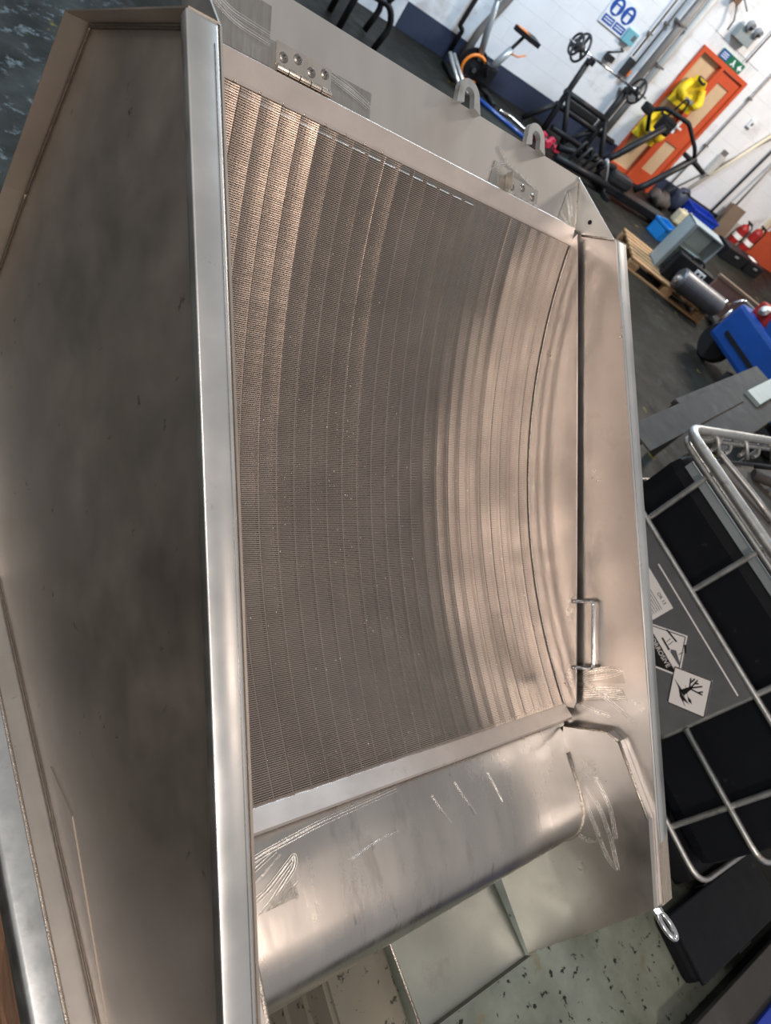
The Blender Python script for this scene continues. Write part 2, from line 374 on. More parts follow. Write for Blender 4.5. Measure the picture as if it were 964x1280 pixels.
MB().box((.10, .005, .55), (.17, .02, 1.0)).build('push_plate', sign_w, d2)
t = MB().box((12.22, -.05, 0), (12.33, 0, 2.1)).build('trim_1', cream_m); t.location = wpt(0, 0); t.rotation_euler = (0, 0, YAW); struct(t)

# ================================================================== THE SIEVE BEND
W = 1.194
sb = bpy.data.objects.new('sieve_bend_screen', None); COL.objects.link(sb)
bp_ = mworld(*BASE)
sb.matrix_world = Matrix(((MX.x, -MT.x, MN.x, bp_.x), (MX.y, -MT.y, MN.y, bp_.y), (MX.z, -MT.z, MN.z, bp_.z), (0, 0, 0, 1)))
tag(sb, 'large stainless steel static sieve with curved wedge wire screen, propped on timber', 'machine')
RX = lambda x0, x1: Vector((x1 - x0, 0, 0))

# side plates (t, n), the outline of the tank's flank
FLANK = [(.027, 0), (1.75, .012), (2.02, -.41), (1.72, -.545), (.85, -1.135), (.20, -1.34), (-.06, -.86), (-.243, -.463)]
for x0, x1 in ((0.0, 0.004), (W, W + .004)):
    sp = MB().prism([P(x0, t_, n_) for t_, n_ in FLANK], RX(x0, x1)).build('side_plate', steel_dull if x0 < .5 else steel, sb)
    sgn = -1 if x0 < .5 else 1
    xe = x0 if sgn < 0 else x1
    # front rail: lip folded out along the sloping front and down the upright front edge, small radius at the fold
    fr = [(.027, 0), (1.75, .012), (2.02, -.41)]
    prof = [(0, -.006), (.0008, -.0028), (.0028, -.0008), (.006, 0), (.052, 0), (.0535, -.0012), (.054, -.004), (.054, -.016)]
    rail = MB()
    for (ta, na), (tb, nb_) in zip(fr, fr[1:]):
        dv = Vector((tb - ta, nb_ - na)).normalized(); nv = Vector((-dv.y, dv.x))     # outward normal in (t, n)
        if nv.y < 0 and abs(dv.x) > .8: nv = -nv
        if dv.y < -.5: nv = Vector((-dv.y, dv.x))
        A_ = [P(xe + sgn * a, ta + nv.x * b, na + nv.y * b) for a, b in prof]
        B_ = [P(xe + sgn * a, tb + nv.x * b, nb_ + nv.y * b) for a, b in prof]
        rail.sheet(A_, B_, P(0, -nv.x * .003 + BASE[1], -nv.y * .003 + BASE[2]) - P(0, BASE[1], BASE[2]))
    rl = rail.build('side_rail', steel_rail, sp)
    MB().tube([P(xe + sgn * .0095, .06, .0003), P(xe + sgn * .0095, 1.70, .0115)], .0007, 5).build('bend_line', screw_m, rl)
    # other lips of the tray
    seq = FLANK[2:] + FLANK[:1]
    for (ta, na), (tb, nb_) in zip(seq, seq[1:]):
        lp = MB(); dv = Vector((tb - ta, nb_ - na)).normalized(); inn = Vector((-dv.y, dv.x)) * .003
        lp.prism([P(xe, ta, na), P(xe + sgn * .052, ta, na), P(xe + sgn * .052, tb, nb_), P(xe, tb, nb_)], P(0, BASE[1] + inn.x, BASE[2] + inn.y) - P(0, BASE[1], BASE[2]))
        base = nb_ < -.5 and ta > .5
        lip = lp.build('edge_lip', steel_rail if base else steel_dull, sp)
        # weld bead in the corner
        pts = []
        for i in range(40):
            f_ = i / 39; pts.append(P(xe + sgn * .004, ta + (tb - ta) * f_ - inn.x * 2 + R.uniform(-.0006, .0006), na + (nb_ - na) * f_ - inn.y * 2))
        MB().tube(pts, 0.0026, 6).build('weld_bead', weld_dk, lip)
        if base:
            o2 = Vector((-dv.y, dv.x))
            pf = [(.052, 0), (.056, .001), (.098, .012), (.106, .018), (.110, .028), (.110, .075)]
            MB().sheet([P(xe + sgn * a_, ta + o2.x * d_, na + o2.y * d_) for a_, d_ in pf], [P(xe + sgn * a_, tb + o2.x * d_, nb_ + o2.y * d_) for a_, d_ in pf], RX(0, -sgn * .004), True).build('base_flange', galv_b, lip)
            MB().tube([P(xe + sgn * .053, ta + (tb - ta) * i / 50 + R.uniform(-.001, .001), na + (nb_ - na) * i / 50) for i in range(51)], .0045, 6).build('weld_bead', weld_m, lip)
    if x0 < .5:
        # thin raised plate near the foot of the flank
        MB().prism([P(-.0025, a, b) for a, b in ((1.26, -.78), (1.34, -.66), (1.93, -.40), (1.70, -.53))], RX(0, .0025)).build('thin_plate', steel_dull, sp)
# inner faces of the casing, hidden rear
bk = MB()
for (ta, na), (tb, nb_) in zip(FLANK[3:], FLANK[4:]):
    dv = Vector((tb - ta, nb_ - na)).normalized(); inn = Vector((-dv.y, dv.x)) * .003
    bk.prism([P(.004, ta, na), P(W, ta, na), P(W, tb, nb_), P(.004, tb, nb_)], P(0, BASE[1] + inn.x, BASE[2] + inn.y) - P(0, BASE[1], BASE[2]))
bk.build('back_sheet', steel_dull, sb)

# header plate across the top
HD = Vector((-.127, .021)).normalized(); HN = Vector((.021, .127)).normalized()   # along (to the far edge), outward
def H(x, u, o=0.0):      # u from the screen strip towards the far edge
    return P(x, -.040 + HD.x * u + HN.x * o, -.117 + HD.y * u + HN.y * o)
hp = MB().sheet([H(.004, 0), H(.004, .14)], [H(W, 0), H(W, .14)], H(0, 0, -.004) - H(0, 0), False)
hp.prism([H(.004, .14), H(W, .14), H(W, .14, -.05), H(.004, .14, -.05)], H(0, .003) - H(0, 0))
header = hp.build('header_plate', steel_head, sb)
MB().sheet([H(.004, .008, .0006), H(.004, .11, .0006)], [H(.17, .008, .0006), H(.17, .11, .0006)], H(0, 0, .0004) - H(0, 0), False).build('ground_patch', steel_brush, header)
MB().sheet([H(.17, .0, .0006), H(.17, .055, .0006)], [H(.415, .0, .0006), H(.415, .058, .0006)], H(0, 0, .0004) - H(0, 0), False).build('ground_patch', steel_brush, header)
MB().sheet([H(.80, .0, .0006), H(.82, .065, .0006)], [H(.99, .0, .0006), H(.98, .05, .0006)], H(0, 0, .0004) - H(0, 0), False).build('ground_patch', steel_brush, header)
MB().sheet([H(1.10, .0, .0006), H(1.14, .09, .0006)], [H(1.185, .0, .0006), H(1.185, .12, .0006)], H(0, 0, .0004) - H(0, 0), False).build('ground_patch', steel_brush, header)
# gusset at the right end of the header
gs = [(.027, -.003), (-.182, -.095), (-.040, -.119), (-.018, -.097)]
g = MB().prism([P(W - .002, a, b) for a, b in gs], RX(0, .004)).build('corner_gusset', steel_rail, sb)
MB().tube([P(W - .003, -.182, -.095), P(W - .003, -.11, -.107), P(W - .003, -.040, -.119)], .0035, 6).build('weld_bead', weld_m, g)
MB().tube([P(W - .003, -.018, -.097), P(W - .003, .027, -.003)], .003, 6).build('weld_bead', weld_m, g)
MB().cyl(P(W - .0035, -.045, -.07), P(W - .001, -.045, -.07), .006, 14).build('bolt_hole', black_m, g)
gl = MB().prism([P(.002, a, b) for a, b in gs], RX(0, .004)).build('corner_gusset', steel_rail, sb)
# lifting lugs on the far edge
def lug(xc):
    bm_ = MB(); out = []; inn = []
    for i in range(17):
        a = math.pi * i / 16; out.append((.036 * math.cos(a), .030 + .034 * math.sin(a)))
        inn.append((.017 * math.cos(a), .030 + .016 * math.sin(a)))
    out = [(.042, 0)] + out + [(-.042, 0)]; inn = [(.017, 0.008)] + inn + [(-.017, 0.008)]
    A_ = [H(xc + a, .135 + b, .012) for a, b in out]; B_ = [H(xc + a, .135 + b, .012) for a, b in inn]
    bm_.sheet(A_, B_, H(0, 0, -.014) - H(0, 0), False)
    return bm_.build('lifting_lug', galv, header)
lug(.70); lug(.965)
# hinges
def hinge(x0, x1, u0, u1, n_sc, ang=0):
    hb = MB().sheet([H(x0, u0, .004), H(x0, u1, .004)], [H(x1, u0, .004), H(x1, u1, .004)], H(0, 0, -.003) - H(0, 0), False).build('hinge', hinge_m, sb)
    ln = x1 - x0; m_ = 5
    for k in range(m_):
        MB().cyl(H(x0 + ln * k / m_ + .001, u0 - .006, .005), H(x0 + ln * (k + 1) / m_ - .001, u0 - .006, .005), .0065, 12).build('hinge_knuckle', hinge_m, hb)
    for k in range(n_sc):
        xc = x0 + ln * (k + .5) / n_sc; uc = (u0 + u1) / 2 + (.006 if k % 2 else -.004)
        MB().lathe([(.0095, 0), (.0095, .001), (.007, .003), (.004, .0032), (.004, .0005)], H(xc, uc, .004), H(0, 0, 1) - H(0, 0), 14).build('screw', screw_m, hb)
    return hb
hinge(.183, .309, .018, .058, 4)
hb2 = hinge(.868, 1.000, .008, .046, 3)
MB().sheet([H(.866, .008, .004), H(.866, .048, .004)], [H(.866, .008, .022), H(.866, .048, .022)], RX(0, .004), False).build('hinge_cheek', hinge_m, hb2)

# ---- the hinged screen panel
C0 = Vector((.008, -.123)); C1 = Vector((1.270, -.225)); SAG = .128
ch = (C1 - C0); L_ = ch.length; RAD = (L_ / 2) ** 2 / (2 * SAG) + SAG / 2
cd = ch.normalized(); cn = Vector((-cd.y, cd.x))
if cn.y < 0: cn = -cn
CC = (C0 + C1) / 2 - cn * SAG + cn * RAD
A_half = math.asin(L_ / 2 / RAD)
def SC(u, o=0.0):        # u 0..1 along the screen, o outward (towards the bend's centre)
    a = -A_half + 2 * A_half * u
    d_ = cd * math.sin(a) - cn * math.cos(a)
    p = CC + d_ * (RAD - o); return p.x, p.y
def SP(x, u, o=0.0): a, b = SC(u, o); return P(x, a, b)
XL, XR = .022, W - .022
us = [i / 40 for i in range(41)]
# right and left cheek plates: straight outer edge, curved inner edge
pan = bpy.data.objects.new('screen_panel', None); COL.objects.link(pan); pan.parent = sb
def cheek(x0):
    outer = [(-.016 + .02 * k / 40 * 0 + (1.285 + .016) * k / 40, -.099 + (-.190 + .099) * k / 40) for k in range(41)]
    outer[-1] = (1.278, -.197); outer[-2] = (1.262, -.189)
    return MB().sheet([P(x0, *SC(u, -.012)) for u in us], [P(x0, a, b) for a, b in outer], RX(0, .004), False)
cheek(XR).build('cheek_plate', steel, pan)
cheek(XL - .004).build('cheek_plate', steel, pan)
# top strip and bottom bar
MB().sheet([P(XL, -.040, -.108), P(XL, -.036, -.105), P(XL, .004, -.1175), P(XL, .008, -.121)], [P(XR, -.040, -.108), P(XR, -.036, -.105), P(XR, .004, -.1175), P(XR, .008, -.121)], P(0, BASE[1], BASE[2] - .006) - P(0, BASE[1], BASE[2]), False).build('top_strip', steel_pink, pan)
bb = MB().sheet([P(XL, 1.266, -.232), P(XL, 1.270, -.224), P(XL, 1.302, -.202), P(XL, 1.308, -.204), P(XL, 1.312, -.214)], [P(XR, 1.266, -.232), P(XR, 1.270, -.224), P(XR, 1.302, -.202), P(XR, 1.308, -.204), P(XR, 1.312, -.214)], P(0, BASE[1] - .003, BASE[2] - .004) - P(0, BASE[1], BASE[2]), False).build('bottom_bar', steel_pink, pan)
# wedge wires: fine, so one part; each a trapezium bar set across the bend, bowed between the support rods
NW = 330; NR = 26
rods = [XL + .006 + (XR - XL - .012) * k / NR for k in range(NR + 1)]
tilt = [R.uniform(-1, 1) * .040 for k in range(NR)]
sagk = [R.uniform(.6, 1.0) * .00062 for k in range(NR)]
st = []
for k in range(NR):
    a, b = rods[k], rods[k + 1]; xc = (a + b) / 2
    st.append((a, .0002))
    for q in (0.0, .2, .4, .6, .8, 1.0):
        x = a + (b - a) * (.03 + .94 * q); st.append((x, tilt[k] * (x - xc) - sagk[k] * math.sin(math.pi * q)))
vs = []; fs = []; pitch = 1.0 / NW
hw = 0.30 * pitch
for i in range(NW):
    uc = (i + .5) * pitch; jit = R.uniform(-.00003, .00003); tw = R.uniform(-.000008, .000008)
    b0 = len(vs)
    for x, o in st:
        vs += [SP(x, uc - hw * .45, -.0042), SP(x, uc - hw, o + jit + tw), SP(x, uc + hw, o + jit - tw), SP(x, uc + hw * .45, -.0042)]
    for j in range(len(st) - 1):
        a = b0 + 4 * j
        for e in range(3): fs.append([a + e, a + e + 1, a + e + 5, a + e + 4])
m_ = MB(); m_.v = vs; m_.f = fs; m_.sm = [False] * len(fs)
wires = m_.build('wedge_wire', steel_wire, pan); wires['kind'] = 'stuff'
for k in range(NR + 1):
    x = rods[k]
    MB().sheet([SP(x - .0012, u, -.0040) for u in us], [SP(x + .0012, u, -.0040) for u in us], [SP(x, u, -.014) - SP(x, u, -.0040) for u in us], False).build('support_rod', steel_wire, pan)
# weld line of wires to the right cheek
MB().tube([SP(XR - .001, u + R.uniform(-.004, .004), .0008) for u in [i / 90 for i in range(91)]], [R.uniform(.0012, .0024) for i in range(91)], 6).build('edge_weld', weld_m, pan)
for k in range(9):
    x = XL + .03 + k * .05
    MB().lathe([(.004, 0), (.0035, .0018), (.0015, .003)], P(x, .006, -.1205), P(0, BASE[1], BASE[2] + 1) - P(0, BASE[1], BASE[2]), 8).build('tack_weld', weld_m, pan)
# specks of weld spatter and grit caught on the wires
gr = MB()
for k in range(170):
    x = R.uniform(XL + .03, XR - .03) if k % 3 else R.gauss(.5, .16); u = R.uniform(.03, .97) if k % 3 else min(.97, max(.03, R.gauss(.55, .18)))
    x = min(XR - .03, max(XL + .03, x)); c_ = SP(x, u, .0004); e1 = Vector((1, 0, 0)); e2 = (SP(x, u + .001) - SP(x, u)).normalized(); e3 = e1.cross(e2); q = R.uniform(.0006, .0016)
    e3 = e3 if (SP(x, u, .01) - SP(x, u)).dot(e3) > 0 else -e3
    gr.add([c_ + e1 * q, c_ + e2 * q, c_ - e1 * q, c_ - e2 * q, c_ + e3 * q], [[0, 1, 4], [1, 2, 4], [2, 3, 4], [3, 0, 4]])
gr = gr.build('weld_spatter', white_l, pan); gr['kind'] = 'stuff'
# handle on the outer edge of the right cheek
hz = -.150
hpts = fillet([P(XR - .012, .985, -.176), P(XR + .004 - .004, .985, -.150), P(XR + .003, .985, -.118), P(XR + .003, 1.165, -.131), P(XR, 1.165, -.163), P(XR - .012, 1.165, -.188)], .014)
MB().tube(hpts, .0058, 10).build('panel_handle', chrome, pan)

# ---- overflow lip: sheet running off the screen and over a rounded nose
NC = Vector((1.550, -.280)); NRAD = .100
lipprof = [(1.300, -.262), (1.322, -.238), (1.40, -.218), (1.50, -.1865)] + [(NC.x + NRAD * math.cos(math.radians(a)), NC.y + NRAD * math.sin(math.radians(a))) for a in range(98, -72, -8)] + [(1.545, -.395), (1.52, -.405)]
XA, XB = .012, W - .012
lips = MB().sheet([P(XA, a, b) for a, b in lipprof], [P(XB, a, b) for a, b in lipprof], P(0, BASE[1] - .001, BASE[2] - .003) - P(0, BASE[1], BASE[2]), True).build('overflow_lip', steel_roll, sb)
MB().sheet([P(XA, 1.50, -.405), P(XA, 1.42, -.66)], [P(XB, 1.50, -.405), P(XB, 1.42, -.66)], P(0, BASE[1] - .003, BASE[2]) - P(0, BASE[1], BASE[2]), False).build('inner_baffle', steel_dull, sb)
# end boxes either side of the lip
EB = [(1.328, -.228), (1.326, -.092), (1.345, -.062), (1.530, .004), (1.75, .006), (2.00, -.395), (1.86, -.46), (1.70, -.307), (1.62, -.30)]
EB2 = [(1.70, -.307), (2.005, -.40)]
for x0, x1, sg in ((.006, .030, 1), (W - .028, W - .001, -1)):
    eb = MB().prism([P(x0, a, b) for a, b in [(1.328, -.228), (1.326, -.092), (1.346, -.064), (1.530, .004), (1.75, .004), (1.885, -.205), (1.70, -.307)]], RX(x0, x1)).build('end_box', steel, sb)
    xi = x1 if sg > 0 else x0
    for pl_ in ([(1.328, -.225), (1.326, -.094), (1.346, -.066)], [(1.346, -.064), (1.44, -.030), (1.530, .002)]):
        MB().tube(fillet([P(xi, *q) for q in pl_], .02), .0042, 8).build('weld_bead', weld_m, eb)
    # weld round the nose
    pts = [P(xi - sg * -.002, a, b) for a, b in lipprof[2:20]]
    MB().tube(pts, [R.uniform(.004, .006) for _ in pts], 8).build('weld_bead', weld_m, eb)
# base tray under the lip
MB().sheet([P(.745, 1.45, -.76), P(.745, 2.03, -.418)], [P(W, 1.45, -.76), P(W, 2.03, -.418)], P(0, BASE[1] + .002, BASE[2] - .003) - P(0, BASE[1], BASE[2]), False).prism([P(.745, 2.03, -.418), P(W, 2.03, -.418), P(W, 2.025, -.400), P(.745, 2.025, -.400)], P(0, BASE[1] - .003, BASE[2]) - P(0, BASE[1], BASE[2])).build('base_tray', steel_grn, sb)
MB().tube([P(.747, 1.45, -.757), P(.747, 2.03, -.415)], .004, 6).build('weld_bead', weld_m, sb)
# eye bolt at the foot of the right rail
ec = P(W + .034, 1.812, .004); dn = (P(0, .050, .041) - P(0, 0, 0)).normalized()
ring = arc(ec, 1, 0, 360, 28, Vector((.016, 0, 0)), dn * .034)[:-1]
eb_ = MB().tube(ring, .0075, 10, closed=True).build('eye_bolt', chrome, sb)
MB().cyl(ec - dn * .052, ec - dn * .030, .014, 6).build('nut', chrome, eb_)
# ground patches at the rail feet, bronze lamp highlight put into their colour
MB().prism([P(W + .006, 1.44, .0070), P(W + .051, 1.42, .0070), P(W + .052, 1.748, .0135), P(W + .006, 1.748, .0135)], P(0, BASE[1], BASE[2] + .0006) - P(0, BASE[1], BASE[2])).build('ground_patch', steel_gold, sb)
MB().prism([P(-.030, 1.50, .0108), P(-.010, 1.46, .0105), P(-.006, 1.74, .0135), P(-.036, 1.74, .0135)], P(0, BASE[1], BASE[2] + .0006) - P(0, BASE[1], BASE[2])).build('ground_patch', steel_gold, sb)
# ground marks (arcs left by the grinder; lamp glints put into the pale colour)
def mark(fn, pts, wd=.0035, m=steel_pol, parent=sb, n=8):
    pts = fillet([Vector((a, b, 0)) for a, b in pts], .03, n)
    g_ = MB(); th = fn(0, 0, .0010) - fn(0, 0, .0006)
    for off, wk in ((0.0, .24), (.9, .15), (-.8, .11)):
        A_ = []; B_ = []
        for i, p in enumerate(pts):
            d_ = (pts[min(i + 1, len(pts) - 1)] - pts[max(i - 1, 0)]).normalized(); nrm = Vector((-d_.y, d_.x, 0))
            s_ = nrm * wd * wk * (0.35 + math.sin(math.pi * min(1, (i + .5) / len(pts)))); c_ = p + nrm * wd * off
            A_.append(fn(c_.x + s_.x, c_.y + s_.y, .0006)); B_.append(fn(c_.x - s_.x, c_.y - s_.y, .0006))
        g_.sheet(A_, B_, th, False)
    return g_.build('grinding_mark', m, parent)
wallfn = lambda a, b, o: P(W - o, a, b)            # on the right flank: (t, n)
for pts in ([(1.20, -.19), (1.18, -.16), (1.165, -.10), (1.168, -.055)], [(1.168, -.055), (1.185, -.10), (1.20, -.17), (1.215, -.19)], [(1.195, -.19), (1.22, -.15), (1.25, -.10), (1.30, -.03)],
            [(1.235, -.19), (1.222, -.12), (1.218, -.06)], [(1.218, -.06), (1.235, -.12), (1.245, -.19)], [(1.255, -.19), (1.24, -.12), (1.24, -.05)], [(1.27, -.19), (1.285, -.14), (1.29, -.10)]):
    mark(wallfn, pts, .006)
MB().prism([P(W - .0004, a, b) for a, b in ((1.155, -.19), (1.16, -.06), (1.20, -.05), (1.21, -.19))], RX(0, -.0004)).build('ground_patch', steel_brush, sb)
MB().prism([P(W - .0004, a, b) for a, b in ((1.222, -.19), (1.212, -.06), (1.245, -.045), (1.262, -.19))], RX(0, -.0004)).build('ground_patch', steel_brush, sb)
def lipfn(x, u, o):                                  # on the upper face of the overflow lip: x, u down from the bar
    return P(x, 1.322 + u * .966, -.238 + u * .26 + o)
for pts in ([(.07, .06), (.16, .035), (.30, .02), (.52, .01)], [(.07, .075), (.13, .06), (.20, .035)], [(.09, .11), (.16, .10), (.24, .055), (.235, .075), (.16, .125), (.10, .145)],
            [(.10, .15), (.17, .13), (.235, .10)], [(.10, .165), (.18, .145), (.23, .12)], [(.11, .175), (.18, .16), (.235, .13)]):
    mark(lipfn, pts, .006, parent=lips)
MB().prism([lipfn(a, b, .0005) for a, b in ((.09, .145), (.22, .095), (.235, .13), (.11, .19))], P(0, BASE[1], BASE[2] + .0005) - P(0, BASE[1], BASE[2])).build('ground_patch', steel_brush, lips)
for pts in ([(.085, .095), (.15, .075), (.21, .045)], [(.10, .20), (.16, .185), (.22, .15)], [(.36, .105), (.44, .09), (.50, .09)], [(.62, .05), (.64, .09), (.66, .12)], [(.70, .04), (.73, .10), (.75, .13)], [(.82, .05), (.84, .10), (.85, .14)]):
    mark(lipfn, pts, .0022, parent=lips)
ebfn = lambda a, b, o: P(W - .028 - o, a, b)
for pts in ([(1.48, -.17), (1.53, -.13), (1.62, -.10), (1.68, -.09)], [(1.68, -.09), (1.66, -.115), (1.58, -.15), (1.50, -.18)], [(1.60, -.24), (1.63, -.17), (1.60, -.12)], [(1.45, -.14), (1.52, -.10), (1.60, -.09)]):
    mark(ebfn, pts, .006)
railfn = lambda x, t_, o: P(x, t_, .001 + .007 * t_ / 1.75 + o)
for pts in ([(-.012, .845), (-.034, .88), (-.036, .93), (-.016, .975)], [(-.012, .85), (-.022, .90), (-.014, .93)], [(-.010, 1.06), (-.008, 1.20), (-.009, 1.36)], [(-.032, 1.085), (-.033, 1.15)]):
    mark(railfn, pts, .006)
MB().prism([railfn(a, b, .0004) for a, b in ((-.036, .845), (-.008, .85), (-.008, .98), (-.034, .98))], P(0, BASE[1], BASE[2] + .0004) - P(0, BASE[1], BASE[2])).build('ground_patch', steel_brush, sb)
headfn = lambda x, u, o: H(x, u, o)
for pts in ([(.03, .10), (.08, .065), (.17, .06)], [(.03, .085), (.09, .05), (.17, .045)], [(.31, .052), (.36, .046), (.415, .032)], [(.31, .046), (.36, .038), (.415, .026)], [(.80, .035), (.86, .075), (.95, .06), (1.0, .045)], [(.83, .10), (.88, .065)],
            [(1.13, .085), (1.15, .05), (1.165, .01)], [(1.15, .09), (1.165, .05), (1.17, .03)], [(1.11, .03), (1.15, .005)]):
    mark(lambda x, u, o: H(x, u, o + .0006), pts, .005, parent=header)
for hx, ht in ((.985, -.166), (1.165, -.178)):
    for k in range(3):
        a0 = R.uniform(0, 1); mark(lambda a, b, o: P(XR - o, a, b), [(hx - .02 + .02 * k, ht - .012), (hx + .01 + .02 * k, ht - .03 - .01 * k), (hx + .035 + .01 * k, ht - .015)], .004, parent=pan)

# timber under the machine
def baulk(x0, x1, y0, y1, z1, label, m, worn=False):
    b = thing('timber_baulk', label, 'timber', ((x0 + x1) / 2, (y0 + y1) / 2, 0))
    hx, hy = (x1 - x0) / 2, (y1 - y0) / 2; n_ = max(2, round(z1 / .12)); h = z1 / n_
    for k in range(n_):
        bm_ = bmesh.new(); bmesh.ops.create_cube(bm_, size=1)
        bmesh.ops.subdivide_edges(bm_, edges=[e for e in bm_.edges if abs((e.verts[0].co - e.verts[1].co).y) > .5], cuts=14)
        for v in bm_.verts:
            v.co = Vector((v.co.x * 2 * hx, v.co.y * 2 * hy, v.co.z * (h - .004) + h * (k + .5)))
            if worn: v.co.x += R.uniform(-.012, .012); v.co.z += R.uniform(-.004, .002)
        bmesh.ops.bevel(bm_, geom=[e for e in bm_.edges if e.calc_face_angle(0) > 1.0], offset=.012, segments=2, affect='EDGES')
        MB().bm(bm_).build('beam', m, b)
    return b
baulk(1.03, 1.235, -.75, .75, .352, 'stack of speckled painted beams propping the sieve, beside its pale base tray', timber_paint)
baulk(.378, .56, -.25, .85, .30, 'rough brown weathered timber stack under the left flank of the sieve', wood_old, True)

exec_bg = True
# ================================================================== IBC CONTAINER
IX = 2.98
ibc = thing('intermediate_bulk_container', 'black liquid container in a galvanised tube cage with hazard labels', 'container', (3.55, .3, 0))
def I(x, y, z): return Vector((x - 3.55, y - .3, z))
IY0, IY1, IX1 = -.53, 1.12, 4.15
bot = MB().box(I(IX + .045, IY0 + .04, .12), I(IX1 - .045, IY1 - .04, 1.06), .07).build('bottle', black_hd, ibc)
MB().lathe([(.11, 0), (.11, .05), (.10, .06), (.0, .06)], I(3.62, .5, 1.055), (0, 0, 1), 24).build('filler_cap', dusty, bot)
MB().box(I(IX + .10, IY0 + .1, 1.04), I(IX1 - .10, IY1 - .1, 1.075), .02).build('dusty_top', dusty, bot)
MB().tube(fillet([I(3.55, .95, 1.09), I(3.66, .86, 1.13), I(3.70, .70, 1.12), I(3.78, .52, 1.10)], .06), .028, 10).build('hose', dusty, bot)
MB().tube(fillet([I(3.60, .99, 1.10), I(3.68, .93, 1.17), I(3.75, .90, 1.10)], .05), .010, 8).build('hose_clip', black_r, bot)
T_ = .013
MB().tube([I(*p) for p in fillet([(IX1, IY0, 1.16), (IX, IY0, 1.16), (IX, IY1, 1.16), (IX1, IY1, 1.16)], .09)], .022, 12).build('top_tube', galv, ibc)
MB().tube([I(*p) for p in fillet([(IX1, IY0 + .012, 1.118), (IX + .004, IY0 + .012, 1.118), (IX + .004, IY1 - .012, 1.118), (IX1, IY1 - .012, 1.118)], .09)], .014, 10).build('top_tube', galv, ibc)
MB().box(I(IX + .032, IY0 + .08, 1.045), I(IX + .040, IY1 - .12, 1.085)).build('edge_strip', cab_m, ibc)
for z in (.785, .435, .125):
    pts = [(IX1, IY0, z), (IX, IY0, z), (IX, IY1, z), (IX1, IY1, z)]
    if z < .5 and z > .3: pts = [(IX1, IY0, z), (IX, IY0, z), (IX, .045, z)]
    MB().tube([I(*p) for p in fillet(pts, .09)], T_, 10).build('hoop_tube', galv, ibc)
for y, z0, z1 in ((.90, .78, 1.14), (.53, .78, 1.14), (.055, .30, 1.14), (-.29, .10, 1.14)):
    MB().tube([I(IX + .012, y, z0), I(IX + .012, y, z0 + .03), I(IX + .012, y, z1 - .03), I(IX + .012, y, z1)], [T_ * .8, T_, T_, T_ * .8], 10).build('upright_tube', galv, ibc)
for x in (3.25, 3.55, 3.85):
    MB().tube(fillet([I(x, IY1, .10), I(x, IY1, 1.08), I(x, IY1 - .012, 1.16), I(x + .02, IY1 - .09, 1.10)], .03), T_ * .8, 8).build('upright_tube', galv, ibc)
for k, x in enumerate((3.14, 3.30, 3.46, 3.62, 3.78)):
    MB().tube(fillet([I(x, IY1 + .0, 1.13), I(x - .03, IY1 - .05, 1.10), I(x - .08, IY1 - .06, 1.09)], .02), .010, 8).build('cage_hook', galv, ibc)
MB().tube(fillet([I(3.30, IY1 - .01, 1.15), I(3.27, IY1 - .05, 1.11), I(3.36, .83, 1.10), I(3.40, .68, 1.09)], .04), .014, 10).build('top_brace', galv, ibc)
MB().box(I(IX + .01, IY0 + .02, 0.0), I(IX1 - .03, IY1 - .02, .10), .01).build('base_pan', black_m, ibc)
lp = MB().box(I(IX - .004, .058, .31), I(IX + .004, 1.02, .772), .002).build('label_plate', plate_m, ibc)
MB().box(I(IX - .0055, .078, .7195), I(IX - .004, .70, .7255)).build('white_line', white_l, lp)
XF = IX - .0048
def flat(poly, d=.0006, off=0.0): return MB().prism([I(XF - off, y, z) for y, z in poly], (-d, 0, 0))
# label 1, print list
l1 = flat([(.505, .562), (.505, .675), (.80, .675), (.80, .562)]).build('shipping_label', white_l, lp)
for k in range(6): flat([(.525, .572 + k * .0105), (.525, .5745 + k * .0105), (.78, .5745 + k * .0105), (.78, .572 + k * .0105)], .0003, .0007).build('print_line', ink, l1)
Mface = lambda y, z: Matrix.Translation(I(XF - .0010, y, z)) @ Matrix(((0, 0, -1, 0), (-1, 0, 0, 0), (0, 1, 0, 0), (0, 0, 0, 1)))
text('OR 13', .022, ink, l1, Mface(.565, .650))
# label 2, corrosive diamond
def dia(c, r): return [(c[0] + r, c[1]), (c[0], c[1] + r), (c[0] - r, c[1]), (c[0], c[1] - r)]
def line(p, q, wd, mt, par, off=.0007):
    d_ = Vector((q[0] - p[0], q[1] - p[1])).normalized(); s_ = Vector((-d_.y, d_.x)) * wd / 2
    return flat([(p[0] + s_.x, p[1] + s_.y), (q[0] + s_.x, q[1] + s_.y), (q[0] - s_.x, q[1] - s_.y), (p[0] - s_.x, p[1] - s_.y)], .0003, off).build('print_line', mt, par)
c2 = (.375, .535)
l2 = flat(dia(c2, .132)).build('corrosive_label', white_l, lp)
dd = dia(c2, .120)
for k in (0, 1): line(dd[k], dd[k + 1], .004, ink, l2)
line(dd[0], (c2[0] + .119, c2[1]), .004, ink, l2)
flat([(c2[0] + .117, c2[1] - .004), (c2[0] - .117, c2[1] - .004), (c2[0], c2[1] - .121)], .0003, .0007).build('print_field', ink, l2)
text('CORROSIVE', .030, white_l, l2, Mface(c2[0] + .004, c2[1] - .022))
flat([(.44, .600), (.375, .612), (.375, .604), (.44, .592)], .0003, .0007).build('print_tube', ink, l2)
flat([(.345, .640), (.315, .620), (.320, .612), (.350, .632)], .0003, .0007).build('print_tube', ink, l2)
flat([(.42, .553), (.36, .553), (.36, .562), (.42, .562)], .0003, .0007).build('print_slab', ink, l2)
